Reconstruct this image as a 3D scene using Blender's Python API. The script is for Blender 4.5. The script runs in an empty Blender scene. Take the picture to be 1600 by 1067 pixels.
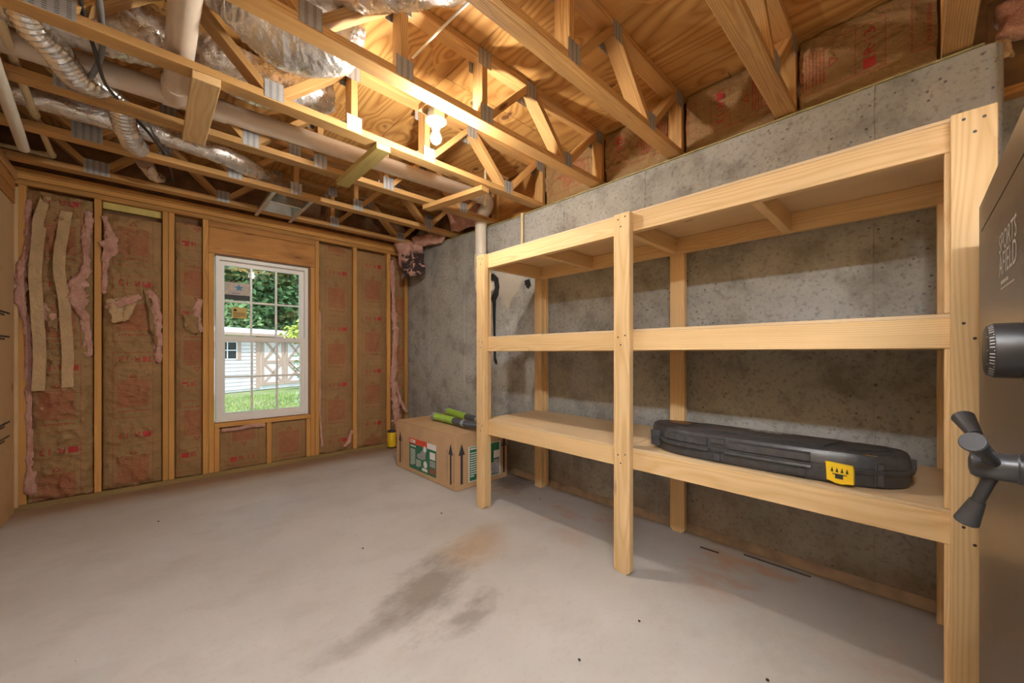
import bpy, bmesh, math, random
from mathutils import Vector, Matrix, noise
random.seed(7)
SC = bpy.context.scene
COL = SC.collection
# ------------------------------------------------------------------ camera
CAM_H = 1.13
cd = bpy.data.cameras.new('camera'); cam = bpy.data.objects.new('camera', cd); COL.objects.link(cam)
cam.location = (0, 0, CAM_H)
cam.rotation_euler = (math.pi/2, 0, -math.atan((800-231.5)/598.0))
cd.sensor_width = 36; cd.lens = 598.0/1600*36; cd.shift_y = 18.8/1600; cd.clip_start = 0.02; cd.clip_end = 400
SC.camera = cam
# ------------------------------------------------------------------ world, sun, exposure
SC.view_settings.view_transform = 'Standard'; SC.view_settings.look = 'None'
SC.view_settings.gamma = 1.0; SC.view_settings.use_curve_mapping = False
SC.view_settings.exposure = 1.1
SC.cycles.diffuse_bounces = 6
wd = bpy.data.worlds.new('sky'); SC.world = wd; wd.use_nodes = True
wn = wd.node_tree.nodes; wl = wd.node_tree.links
bgn = wn['Background']
sk = wn.new('ShaderNodeTexSky'); sk.sky_type = 'NISHITA'; sk.sun_disc = False
sk.sun_elevation = math.radians(52); sk.sun_rotation = math.radians(200)
wl.new(sk.outputs[0], bgn.inputs[0]); bgn.inputs[1].default_value = 0.30
sd = bpy.data.lights.new('sun', 'SUN'); sd.energy = 1.9; sd.angle = math.radians(0.6); sd.color = (1, .96, .88)
sun = bpy.data.objects.new('sun', sd); COL.objects.link(sun); sun.location = (0, -3, 9)
sun.rotation_euler = Vector((0.30, 0.75, -0.95)).to_track_quat('-Z', 'Y').to_euler()
BULB_W = 600.0        # emission strength of the bare bulbs
FILL_W = 96.0  # emission strength of the added fill light's tubes

# ------------------------------------------------------------------ helpers
WM = {}
def put(o, parent=None, M=None):
    if M is None: M = Matrix.Identity(4)
    o.matrix_basis = M; WM[o.name] = M.copy(); COL.objects.link(o)
    if parent is not None:
        o.parent = parent; o.matrix_parent_inverse = WM[parent.name].inverted()
    return o
def tag(o, label=None, cat=None, group=None, kind=None):
    if label: o['label'] = label
    if cat: o['category'] = cat
    if group: o['group'] = group
    if kind: o['kind'] = kind
    return o
def empty(name, loc, label=None, cat=None, group=None, kind=None):
    o = bpy.data.objects.new(name, None); o.empty_display_size = .1
    put(o, None, Matrix.Translation(Vector(loc)))
    return tag(o, label, cat, group, kind)
def mesh_obj(name, me, mat=None, parent=None, M=None):
    o = bpy.data.objects.new(name, me)
    if mat is not None and len(me.materials) == 0: me.materials.append(mat)
    return put(o, parent, M)
def smooth(me, ang=40):
    for p in me.polygons: p.use_smooth = True
    try: me.set_sharp_from_angle(angle=math.radians(ang))
    except Exception: pass
def bm_mesh(bm, name, sm=None):
    bmesh.ops.recalc_face_normals(bm, faces=bm.faces)
    me = bpy.data.meshes.new(name); bm.to_mesh(me); bm.free()
    if sm: smooth(me, sm)
    return me
def pyd(name, v, f, sm=None):
    me = bpy.data.meshes.new(name); me.from_pydata([tuple(p) for p in v], [], f); me.update()
    if sm: smooth(me, sm)
    return me
def box_bm(bm, x0, x1, y0, y1, z0, z1):
    vs = [bm.verts.new(p) for p in ((x0,y0,z0),(x1,y0,z0),(x1,y1,z0),(x0,y1,z0),(x0,y0,z1),(x1,y0,z1),(x1,y1,z1),(x0,y1,z1))]
    for q in ((0,3,2,1),(4,5,6,7),(0,1,5,4),(1,2,6,5),(2,3,7,6),(3,0,4,7)): bm.faces.new([vs[i] for i in q])
    return vs
def box_mesh(sx, sy, sz, bev=.002, name='board'):
    bm = bmesh.new(); box_bm(bm, -sx/2, sx/2, -sy/2, sy/2, -sz/2, sz/2)
    if bev > 0: bmesh.ops.bevel(bm, geom=bm.edges[:], offset=bev, segments=1, affect='EDGES', profile=.5)
    return bm_mesh(bm, name)
def box(name, lo, hi, mat, parent=None, bev=.002, grain=None):
    """axis aligned box; its local X runs along the longest side (wood grain)"""
    lo = Vector(lo); hi = Vector(hi); c = (lo+hi)/2; s = hi-lo
    ax = max(range(3), key=lambda i: s[i]) if grain is None else grain
    if ax == 0: R = Matrix.Identity(4); d = (s.x, s.y, s.z)
    elif ax == 1: R = Matrix.Rotation(math.pi/2, 4, 'Z'); d = (s.y, s.x, s.z)
    else: R = Matrix.Rotation(-math.pi/2, 4, 'Y'); d = (s.z, s.y, s.x)
    return mesh_obj(name, box_mesh(*d, bev=bev, name=name), mat, parent, Matrix.Translation(c) @ R)
def beam(name, p0, p1, w, t, mat, parent=None, wdir=(0,1,0), bev=.002):
    """board from p0 to p1; w wide along wdir, t thick across"""
    p0 = Vector(p0); p1 = Vector(p1); x = (p1-p0); L = x.length; x.normalize()
    y = Vector(wdir); y = (y - x*y.dot(x)).normalized(); z = x.cross(y)
    M = Matrix((x, y, z)).transposed().to_4x4(); M.translation = (p0+p1)/2
    return mesh_obj(name, box_mesh(L, w, t, bev, name), mat, parent, M)
def catmull(pts, n=8):
    pts = [Vector(p) for p in pts]; P = [2*pts[0]-pts[1]] + pts + [2*pts[-1]-pts[-2]]; out = []
    for i in range(1, len(P)-2):
        for k in range(n):
            t = k/n; a, b, c, d = P[i-1], P[i], P[i+1], P[i+2]
            out.append(.5*((2*b)+(c-a)*t+(2*a-5*b+4*c-d)*t*t+(3*b-a-3*c+d)*t**3))
    out.append(pts[-1]); return out
def tube_mesh(path, r, seg=12, cap=True, disp=None, name='tube', sm=50):
    """r: number, or function of t in 0..1; disp(t, ang, s) adds to the radius"""
    path = [Vector(p) for p in path]; n = len(path); v = []; f = []
    up = Vector((0,0,1)); s = 0; T0 = (path[1]-path[0]).normalized()
    if abs(T0.z) > .9: up = Vector((1,0,0))
    N = (up - T0*up.dot(T0)).normalized()
    for i, p in enumerate(path):
        T = (path[min(i+1, n-1)]-path[max(i-1, 0)]).normalized()
        N = (N - T*N.dot(T)).normalized(); B = T.cross(N); t = i/(n-1)
        if i: s += (p-path[i-1]).length
        for k in range(seg):
            a = 2*math.pi*k/seg; rr = r(t) if callable(r) else r
            if disp: rr += disp(t, a, s)
            v.append(p + (N*math.cos(a)+B*math.sin(a))*rr)
    for i in range(n-1):
        for k in range(seg):
            k2 = (k+1) % seg; f.append((i*seg+k, i*seg+k2, (i+1)*seg+k2, (i+1)*seg+k))
    if cap: f.append(tuple(range(seg))[::-1]); f.append(tuple((n-1)*seg+k for k in range(seg)))
    return pyd(name, v, f, sm)
def tube(name, path, r, mat, parent=None, seg=12, n=0, disp=None, sm=50):
    if n: path = catmull(path, n)
    return mesh_obj(name, tube_mesh(path, r, seg, True, disp, name, sm), mat, parent)
def lathe_mesh(prof, seg=24, name='lathe', sm=40):
    """prof: (r, z) list, around Z, closed with caps"""
    v = []; f = []
    for r, z in prof:
        for k in range(seg):
            a = 2*math.pi*k/seg; v.append((r*math.cos(a), r*math.sin(a), z))
    for i in range(len(prof)-1):
        for k in range(seg):
            k2 = (k+1) % seg; f.append((i*seg+k, i*seg+k2, (i+1)*seg+k2, (i+1)*seg+k))
    f.append(tuple(range(seg))[::-1]); f.append(tuple((len(prof)-1)*seg+k for k in range(seg)))
    return pyd(name, v, f, sm)
def frame_M(o, x, y, z):
    M = Matrix((Vector(x), Vector(y), Vector(z))).transposed().to_4x4(); M.translation = Vector(o); return M
def extrude_poly(pts, z0, z1, name='plate', bev=0):
    bm = bmesh.new(); a = [bm.verts.new((x, y, z0)) for x, y in pts]; b = [bm.verts.new((x, y, z1)) for x, y in pts]
    bm.faces.new(a[::-1]); bm.faces.new(b); n = len(pts)
    for i in range(n): bm.faces.new((a[i], a[(i+1) % n], b[(i+1) % n], b[i]))
    if bev: bmesh.ops.bevel(bm, geom=[e for e in bm.edges if abs(e.verts[0].co.z-e.verts[1].co.z) < 1e-6 and e.verts[0].co.z > z1-1e-6], offset=bev, segments=2, affect='EDGES')
    return bm_mesh(bm, name)
_txt = {}
def text_geo(s):
    """centred outline of a string, cap height about 1: (verts, faces, width)"""
    if s not in _txt:
        cu = bpy.data.curves.new('t', 'FONT'); cu.body = s; cu.size = 1.4; cu.align_x = 'CENTER'; cu.align_y = 'CENTER'; cu.resolution_u = 3
        ob = bpy.data.objects.new('t', cu); COL.objects.link(ob); bpy.context.view_layer.update()
        me = bpy.data.meshes.new_from_object(ob)
        v = [(p.co.x, p.co.y) for p in me.vertices]; f = [tuple(p.vertices) for p in me.polygons]
        bpy.data.objects.remove(ob); bpy.data.meshes.remove(me); bpy.data.curves.remove(cu)
        ys = [p[1] for p in v]; xs = [p[0] for p in v]; cy = (max(ys)+min(ys))/2; cx = (max(xs)+min(xs))/2; h = max(ys)-min(ys)
        _txt[s] = ([((x-cx)/h, (y-cy)/h) for x, y in v], f, (max(xs)-min(xs))/h)
    return _txt[s]
class Flat:
    """collects flat print (letters, rectangles) in a 2-D plane"""
    def __init__(s): s.v = []; s.f = []
    def poly(s, pts):
        b = len(s.v); s.v += list(pts); s.f.append(tuple(range(b, b+len(pts))))
    def rect(s, x0, y0, x1, y1): s.poly([(x0,y0),(x1,y0),(x1,y1),(x0,y1)])
    def text(s, t, cx, cy, h, w=None):
        v, f, tw = text_geo(t); sx = h if w is None else w/tw; b = len(s.v)
        s.v += [(cx+x*sx, cy+y*h) for x, y in v]; s.f += [tuple(i+b for i in q) for q in f]
    def lines(s, x0, x1, y0, y1, n, rnd, gap=.45):
        h = (y1-y0)/n
        for i in range(n):
            x = x0
            e = x1 if i < n-1 else x0+(x1-x0)*.6
            while x < e:
                w = rnd.uniform(.05, .16)*(x1-x0); s.rect(x, y1-(i+1)*h+h*gap*.5, min(x+w, e), y1-i*h-h*gap*.5); x += w+.02*(x1-x0)
    def build(s, name, mat, parent, M, fn=None):
        v = [(x, y, 0) for x, y in s.v] if fn is None else [fn(x, y) for x, y in s.v]
        return mesh_obj(name, pyd(name, v, s.f), mat, parent, M)

# ------------------------------------------------------------------ materials
class NT:
    def __init__(s, name):
        s.m = bpy.data.materials.new(name); s.m.use_nodes = True; s.t = s.m.node_tree; s.t.nodes.clear()
        s.out = s.n('ShaderNodeOutputMaterial'); s.p = s.n('ShaderNodeBsdfPrincipled'); s.l(s.p.outputs[0], s.out.inputs[0])
    def n(s, typ, **k):
        x = s.t.nodes.new(typ)
        for a, b in k.items(): setattr(x, a, b)
        return x
    def l(s, a, b): s.t.links.new(a, b)
    def set(s, sock, v):
        if hasattr(v, 'is_output'): s.l(v, sock)
        else: sock.default_value = v
    def math(s, op, a, b=0.0, c=0.0, clamp=False):
        x = s.n('ShaderNodeMath', operation=op, use_clamp=clamp); s.set(x.inputs[0], a); s.set(x.inputs[1], b); s.set(x.inputs[2], c); return x.outputs[0]
    def vmath(s, op, a, b=(0,0,0), scale=None):
        x = s.n('ShaderNodeVectorMath', operation=op); s.set(x.inputs[0], a); s.set(x.inputs[1], b)
        if scale is not None: s.set(x.inputs[3], scale)
        return x.outputs[1] if op in ('LENGTH', 'DISTANCE', 'DOT_PRODUCT') else x.outputs[0]
    def mix(s, f, a, b, mode='MIX'):
        x = s.n('ShaderNodeMix', data_type='RGBA', blend_type=mode); s.set(x.inputs[0], f)
        s.set(x.inputs[6], a if hasattr(a, 'is_output') else (*a, 1)); s.set(x.inputs[7], b if hasattr(b, 'is_output') else (*b, 1)); return x.outputs[2]
    def ramp(s, f, lo, hi):
        x = s.n('ShaderNodeMapRange', clamp=True); s.set(x.inputs[0], f); x.inputs[1].default_value = lo; x.inputs[2].default_value = hi; return x.outputs[0]
    def obj(s): return s.n('ShaderNodeTexCoord').outputs['Object']
    def uv(s): return s.n('ShaderNodeTexCoord').outputs['UV']
    def pos(s): return s.n('ShaderNodeNewGeometry').outputs['Position']
    def rnd(s): return s.n('ShaderNodeObjectInfo').outputs['Random']
    def map(s, v, loc=(0,0,0), rot=(0,0,0), sc=(1,1,1)):
        x = s.n('ShaderNodeMapping'); s.set(x.inputs[0], v); x.inputs[1].default_value = loc; x.inputs[2].default_value = rot; x.inputs[3].default_value = sc; return x.outputs[0]
    def noise(s, v, sc, det=3, rough=.5, dist=0, col=False):
        x = s.n('ShaderNodeTexNoise'); s.set(x.inputs['Vector'], v); x.inputs['Scale'].default_value = sc; x.inputs['Detail'].default_value = det
        x.inputs['Roughness'].default_value = rough; x.inputs['Distortion'].default_value = dist; return x.outputs[1 if col else 0]
    def vor(s, v, sc, feat='F1', rand=1.0, out='Distance'):
        x = s.n('ShaderNodeTexVoronoi', feature=feat); s.set(x.inputs['Vector'], v); x.inputs['Scale'].default_value = sc; x.inputs['Randomness'].default_value = rand; return x.outputs[out]
    def bump(s, h, strength=.3, dist=.01):
        x = s.n('ShaderNodeBump'); x.inputs['Strength'].default_value = strength; x.inputs['Distance'].default_value = dist; s.l(h, x.inputs['Height']); s.l(x.outputs[0], s.p.inputs['Normal']); return x
    def base(s, c): s.set(s.p.inputs['Base Color'], c if hasattr(c, 'is_output') else (*c, 1))
    def rough(s, v): s.set(s.p.inputs['Roughness'], v)
    def spec(s, v): s.p.inputs['Specular IOR Level'].default_value = v

def mat_plain(name, c, r=.5, metal=0, var=.08, nsc=20, bump=0, spec=.5):
    n = NT(name); o = n.obj(); k = n.noise(o, nsc, 4)
    a = tuple(x*(1-var) for x in c); b = tuple(min(1, x*(1+var)) for x in c)
    n.base(n.mix(n.ramp(k, .3, .7), a, b)); n.rough(r); n.p.inputs['Metallic'].default_value = metal; n.spec(spec)
    if bump: n.bump(k, bump, .01)
    return n.m
def mat_wood(name, c1, c2, knot=(.13,.05,.02), ring=58., rnd_tone=.18, rough=.62, knots=.5, grain=.75, weather=None):
    n = NT(name); o = n.obj(); r = n.rnd()
    off = n.n('ShaderNodeCombineXYZ'); n.l(n.math('MULTIPLY', r, 31.7), off.inputs[0])
    n.l(n.math('MULTIPLY', n.math('SUBTRACT', n.math('FRACT', n.math('MULTIPLY', r, 7.31)), .5), .10), off.inputs[1])
    n.l(n.math('MULTIPLY_ADD', n.math('FRACT', n.math('MULTIPLY', r, 13.7)), .07, .03), off.inputs[2])
    v = n.vmath('ADD', o, off.outputs[0])
    # knots
    kv = n.map(v, sc=(2.1, 8.5, 8.5)); kd = n.vor(kv, 1.0, rand=.9)
    kcol = n.n('ShaderNodeSeparateColor'); n.l(n.vor(kv, 1.0, rand=.9, out='Color'), kcol.inputs[0])
    ksel = n.ramp(kcol.outputs[0], 1-knots, 1-knots+.02)
    km = n.math('MULTIPLY', n.math('SUBTRACT', 1.0, n.ramp(kd, .07, .13)), ksel)
    halo = n.math('MULTIPLY', n.math('SUBTRACT', 1.0, n.ramp(kd, .05, .5)), ksel)
    # rings
    dn = n.noise(n.map(v, sc=(1.1, 5, 5)), 1.0, 2, col=True)
    dv = n.vmath('SCALE', n.vmath('SUBTRACT', dn, (.5,.5,.5)), scale=.055)
    rv = n.vmath('ADD', n.map(v, rot=(0, .012, .03), sc=(.06, 1, 1)), dv)
    rad = n.vmath('LENGTH', n.vmath('MULTIPLY', rv, (0,1,1)))
    rad = n.math('ADD', rad, n.math('MULTIPLY', halo, .012))
    g = n.math('FRACT', n.math('MULTIPLY', rad, ring*2.2))
    g = n.math('POWER', n.math('SUBTRACT', 1.0, n.math('ABSOLUTE', n.math('SUBTRACT', n.math('MULTIPLY', g, 2.0), 1.0))), 1.6)
    fib = n.noise(n.map(v, sc=(2, 90, 90)), 1.0, 3)
    blot = n.noise(n.map(v, sc=(1.5, 6, 6)), 1.0, 3)
    f = n.math('ADD', n.math('MULTIPLY', g, grain*.62), n.math('MULTIPLY', n.math('SUBTRACT', fib, .45), .55), clamp=True)
    c = n.mix(f, c1, c2)
    c = n.mix(n.math('MULTIPLY', n.ramp(blot, .45, .8), .35), c, tuple(x*.72 for x in c2))
    if weather: c = n.mix(n.math('MULTIPLY', n.ramp(n.noise(n.map(v, sc=(2.5,9,9)), 1.3, 5), .5, .72), .55), c, weather)
    c = n.mix(n.math('MULTIPLY', halo, .35), c, c2)
    c = n.mix(n.math('MULTIPLY', km, .85), c, knot)
    tone = n.math('MULTIPLY_ADD', n.math('FRACT', n.math('MULTIPLY', r, 91.3)), rnd_tone*2, 1-rnd_tone)
    c = n.mix(1.0, c, n.vmath('SCALE', (1,1,1), scale=tone), 'MULTIPLY')
    n.base(c); n.rough(rough); n.spec(.3); n.bump(n.math('ADD', f, fib), .12, .004)
    return n.m
def mat_plywood(name, c1, c2, knot=(.2,.085,.03), sc=1.0, patch=.35, rough=.6, contrast=1.0):
    n = NT(name); o = n.obj(); r = n.rnd()
    v = n.vmath('ADD', o, n.vmath('SCALE', (17.3, 5.1, 3.3), scale=r))
    kv = n.map(v, sc=(4.2*sc, 6.5*sc, 1)); kd = n.vor(kv, 1.0, rand=1)
    kc = n.n('ShaderNodeSeparateColor'); n.l(n.vor(kv, 1.0, rand=1, out='Color'), kc.inputs[0])
    ks = n.ramp(kc.outputs[0], 1-patch, 1-patch+.02)
    kd2 = n.math('ADD', kd, n.math('MULTIPLY', n.math('SUBTRACT', n.noise(v, 22, 2), .5), .12))
    km = n.math('MULTIPLY', n.math('SUBTRACT', 1.0, n.ramp(kd2, .13, .19)), ks)
    halo = n.math('MULTIPLY', n.math('SUBTRACT', 1.0, n.ramp(kd, .1, .6)), ks)
    h = n.noise(n.map(v, sc=(.38*sc, 3.0*sc, 1)), 1.0, 1.5, .4, .2)
    h = n.math('ADD', h, n.math('MULTIPLY', halo, .10))
    g = n.math('FRACT', n.math('MULTIPLY', h, 17.0))
    g = n.math('POWER', n.math('SUBTRACT', 1.0, n.math('ABSOLUTE', n.math('SUBTRACT', n.math('MULTIPLY', g, 2.0), 1.0))), 1.8)
    big = n.noise(n.map(v, sc=(.8, 3, 1)), 1.2, 3)
    fib = n.noise(n.map(v, sc=(3, 60, 1)), 1.0, 3)
    f = n.math('ADD', n.math('MULTIPLY', g, .6*contrast), n.math('MULTIPLY', n.math('SUBTRACT', fib, .4), .45), clamp=True)
    c = n.mix(f, c1, c2)
    c = n.mix(n.math('MULTIPLY', n.ramp(big, .42, .7), .5), c, c2)
    c = n.mix(n.math('MULTIPLY', km, .82), c, knot)
    n.base(c); n.rough(rough); n.spec(.3); n.bump(f, .08, .003)
    return n.m
def mat_concrete_wall():
    n = NT('concrete_wall_grey'); p = n.pos()
    big = n.noise(p, .9, 4, .6); mid = n.noise(p, 5, 6, .65); fine = n.noise(p, 42, 4, .7)
    c = n.mix(n.ramp(big, .35, .68), (.32,.312,.285), (.44,.447,.44))
    c = n.mix(n.math('MULTIPLY', n.ramp(mid, .49, .66), .62), c, (.175,.168,.15))
    c = n.mix(n.math('MULTIPLY', n.ramp(mid, .46, .33), .45), c, (.46,.46,.44))
    c = n.mix(n.math('MULTIPLY', n.ramp(fine, .52, .68), .55), c, (.12,.115,.10))
    # air holes
    hm = n.math('MULTIPLY', n.math('SUBTRACT', 1.0, n.ramp(n.vor(p, 24), .06, .17)), n.ramp(n.noise(p, 2.2, 2), .42, .55))
    c = n.mix(n.math('MULTIPLY', hm, .8), c, (.06,.058,.05))
    # rusty damp stain low on the wall
    sx = n.n('ShaderNodeSeparateXYZ'); n.l(p, sx.inputs[0])
    low = n.math('MULTIPLY', n.ramp(n.math('ADD', sx.outputs[2], n.math('MULTIPLY', n.noise(p, 3.5, 4), .55)), .72, .18), n.ramp(n.noise(p, 2.3, 4), .4, .62))
    c = n.mix(n.math('MULTIPLY', low, .75), c, (.235,.135,.07))
    # orange streak and pale patch under the pipe hole
    st = n.math('MULTIPLY', n.ramp(n.math('ABSOLUTE', n.math('SUBTRACT', n.math('ADD', sx.outputs[1], n.math('MULTIPLY', n.noise(p, 3, 3), .12)), 3.06)), .08, .02), n.ramp(sx.outputs[2], 1.85, 1.5))
    c = n.mix(n.math('MULTIPLY', st, .6), c, (.42,.25,.11))
    pd = n.math('ADD', n.math('ADD', n.math('ABSOLUTE', n.math('SUBTRACT', sx.outputs[1], 2.70)), n.math('MULTIPLY', n.math('ABSOLUTE', n.math('SUBTRACT', sx.outputs[2], 1.86)), .8)), n.math('MULTIPLY', mid, .1))
    c = n.mix(n.math('MULTIPLY', n.ramp(pd, .32, .26), .7), c, (.50,.46,.39))
    n.base(c); n.rough(.88); n.spec(.25)
    n.bump(n.math('ADD', n.math('ADD', mid, n.math('MULTIPLY', fine, .5)), n.math('MULTIPLY', hm, -1.2)), .35, .012)
    return n.m
def mat_floor():
    n = NT('concrete_floor'); p = n.pos()
    big = n.noise(p, .8, 4, .6); mid = n.noise(n.map(p, rot=(0,0,.6), sc=(1,1.4,1)), 3.0, 8, .68); fine = n.noise(p, 45, 3, .6)
    c = n.mix(n.ramp(big, .35, .68), (.47,.455,.435), (.58,.575,.57))
    c = n.mix(n.math('MULTIPLY', n.ramp(mid, .5, .72), .38), c, (.37,.34,.315))
    c = n.mix(n.math('MULTIPLY', n.ramp(fine, .55, .8), .25), c, (.30,.275,.25))
    sx = n.n('ShaderNodeSeparateXYZ'); n.l(p, sx.inputs[0]); X = sx.outputs[0]; Y = sx.outputs[1]
    def blob(cx, cy, a, b, ang, lo, hi, nz=2.8, amt=.9):
        q = n.map(n.vmath('SUBTRACT', p, (cx, cy, 0)), rot=(0,0,-ang)); q = n.vmath('MULTIPLY', q, (1/a, 1/b, 0))
        d = n.vmath('LENGTH', q); return n.ramp(n.math('ADD', d, n.math('MULTIPLY', n.math('SUBTRACT', n.noise(n.map(p, rot=(0,0,-ang), sc=(1,1.6,1)), nz, 7, .72), .5), amt*2)), hi, lo)
    c = n.mix(n.math('MULTIPLY', blob(1.00,1.64,.36,.17,.55,.3,1.2,4.0,1.3), .6), c, (.13,.095,.065))
    c = n.mix(n.math('MULTIPLY', blob(1.02,1.33,.19,.09,.25,.2,1.1,6.0,1.4), .5), c, (.12,.085,.06))
    c = n.mix(n.math('MULTIPLY', blob(.70,1.52,.30,.08,.1,.1,1.1,5.0,1.2), .45), c, (.15,.115,.085))
    c = n.mix(n.math('MULTIPLY', blob(1.42,1.78,.32,.17,.3,.3,1.2,3.0,1.1), .55), c, (.40,.25,.12))
    # rust along the foot of the wall and under the shelving
    w = n.ramp(n.math('ADD', X, n.math('MULTIPLY', n.noise(p, 1.6, 4), .5)), 1.95, 2.55)
    c = n.mix(n.math('MULTIPLY', w, .6), c, (.27,.215,.175))
    c = n.mix(n.math('MULTIPLY', n.math('MULTIPLY', w, n.ramp(n.noise(n.map(p, sc=(1.4,.7,1)), 3.2, 5, .6), .54, .66)), .75), c, (.42,.21,.10))
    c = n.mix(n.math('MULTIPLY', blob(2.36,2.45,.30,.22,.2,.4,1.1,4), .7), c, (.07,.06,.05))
    # brown dust along the sole plate of the window wall
    bw = n.ramp(n.math('ADD', Y, n.math('MULTIPLY', n.noise(p, 2.0, 3), .16)), 4.08, 4.36)
    c = n.mix(n.math('MULTIPLY', bw, .9), c, (.30,.18,.095))
    spk = n.math('MULTIPLY', n.math('SUBTRACT', 1.0, n.ramp(n.vor(p, 7), .018, .03)), n.ramp(n.noise(p, 1.7, 1), .45, .6))
    c = n.mix(n.math('MULTIPLY', spk, .8), c, (.08,.07,.06))
    n.base(c); n.rough(n.ramp(mid, -1.2, 1.6)); n.spec(.4); n.bump(n.math('ADD', mid, n.math('MULTIPLY', fine, .4)), .12, .006)
    return n.m
def mat_paper(name, col, red=(.36,.035,.03), printed=True):
    n = NT(name); o = n.obj(); k = n.noise(o, 3.0, 4); wr = n.noise(o, 11, 4, .6, .8); fine = n.noise(o, 160, 2)
    c = n.mix(n.ramp(k, .3, .7), tuple(x*.82 for x in col), tuple(x*1.15 for x in col))
    c = n.mix(n.math('MULTIPLY', n.ramp(wr, .55, .75), .3), c, tuple(x*.6 for x in col))
    c = n.mix(n.math('MULTIPLY', n.ramp(fine, .5, .75), .2), c, tuple(x*.6 for x in col))
    if printed:
        sx = n.n('ShaderNodeSeparateXYZ'); n.l(n.uv(), sx.inputs[0]); u = sx.outputs[0]
        v = n.math('MULTIPLY', n.math('FRACT', n.math('DIVIDE', sx.outputs[1], .62)), .62); au = n.math('ABSOLUTE', u)
        def band(x, a, b): return n.math('MULTIPLY', n.math('GREATER_THAN', x, a), n.math('LESS_THAN', x, b))
        inb = n.math('LESS_THAN', au, .119)
        hor = n.math('MULTIPLY', inb, n.math('MAXIMUM', n.math('MAXIMUM', band(v, .000, .0035), band(v, .532, .5355)), band(v, .425, .428)))
        ver = n.math('MULTIPLY', band(au, .1155, .119), n.math('LESS_THAN', v, .5355))
        lin = n.math('MULTIPLY', n.math('LESS_THAN', n.math('FRACT', n.math('DIVIDE', v, .0150)), .56), band(v, .085, .31))
        wn_ = n.noise(n.map(n.uv(), sc=(70, 66, 1)), 1.0, 1); lin = n.math('MULTIPLY', n.math('MULTIPLY', lin, n.math('LESS_THAN', au, .092)), n.math('GREATER_THAN', wn_, .36))
        hd = n.math('MULTIPLY', n.math('MULTIPLY', band(v, .050, .064), n.math('LESS_THAN', au, .086)), n.math('GREATER_THAN', n.noise(n.map(n.uv(), sc=(120, 40, 1)), 1.0, 1), .45))
        tv = n.math('SUBTRACT', v, .325); tri = n.math('MULTIPLY', band(v, .325, .366), n.math('LESS_THAN', au, n.math('MULTIPLY', n.math('SUBTRACT', .041, tv), .62)))
        tri = n.math('MULTIPLY', tri, n.math('SUBTRACT', 1.0, n.math('MULTIPLY', band(v, .330, .356), n.math('LESS_THAN', au, n.math('MULTIPLY', n.math('SUBTRACT', .034, tv), .45)))))
        pm = n.math('MAXIMUM', n.math('MAXIMUM', n.math('MULTIPLY', n.math('MAXIMUM', hor, ver), .8), n.math('MULTIPLY', n.math('MAXIMUM', lin, hd), .72)), tri)
        pm = n.math('MULTIPLY', pm, n.math('MULTIPLY_ADD', n.noise(o, 9, 3), .8, .45), clamp=True)
        c = n.mix(pm, c, red)
    n.base(c); n.rough(.62); n.spec(.25); n.bump(n.math('ADD', wr, n.math('MULTIPLY', n.noise(o, 28, 3, .6, 1.2), .5)), .75, .022)
    return n.m
def mat_fluff(name, col, dark, moldy=False):
    n = NT(name); o = n.obj(); k = n.noise(o, 14, 5, .7); f = n.noise(o, 120, 3, .7)
    c = n.mix(n.ramp(k, .3, .72), dark, col); c = n.mix(n.math('MULTIPLY', n.ramp(f, .5, .8), .4), c, tuple(min(1, x*1.3) for x in col))
    if moldy:
        sx = n.n('ShaderNodeSeparateXYZ'); n.l(n.pos(), sx.inputs[0])
        m = n.math('MULTIPLY', n.ramp(n.noise(n.map(o, rot=(.3,.5,.2)), 9, 5, .68, .8), .46, .52), n.ramp(sx.outputs[2], 2.36, 2.28))
        c = n.mix(n.math('MULTIPLY', m, .93), c, (.022,.025,.035))
    n.base(c); n.rough(.95); n.spec(.1); n.bump(n.math('ADD', k, f), .8, .02)
    return n.m
def mat_foil(name, tint=(.93,.91,.89), rough=.28, sc=9, bs=.38):
    n = NT(name); o = n.obj(); w = n.noise(o, sc, 5, .62, 1.6); w2 = n.noise(n.map(o, sc=(1, .35, 1)), sc*4, 3, .6, .8)
    n.base(n.mix(n.ramp(w, .3, .7), tuple(x*.8 for x in tint), tint)); n.p.inputs['Metallic'].default_value = .82
    n.rough(n.math('MULTIPLY_ADD', w2, .18, rough-.08)); n.bump(n.math('ADD', w, n.math('MULTIPLY', w2, .35)), bs, .03)
    return n.m
def mat_emit(name, col, st):
    n = NT(name); n.base((1,1,1)); n.p.inputs['Emission Color'].default_value = (*col, 1); n.p.inputs['Emission Strength'].default_value = st; return n.m
def mat_glass(name):
    n = NT(name); tr = n.n('ShaderNodeBsdfTransparent'); tr.inputs[0].default_value = (.97,.99,.985,1); gl = n.n('ShaderNodeBsdfGlossy'); gl.inputs[1].default_value = .02
    fr = n.n('ShaderNodeFresnel'); fr.inputs[0].default_value = 1.45; mx = n.n('ShaderNodeMixShader'); n.l(fr.outputs[0], mx.inputs[0]); n.l(tr.outputs[0], mx.inputs[1]); n.l(gl.outputs[0], mx.inputs[2])
    n.l(mx.outputs[0], n.out.inputs[0]); n.t.nodes.remove(n.p); return n.m
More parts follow.
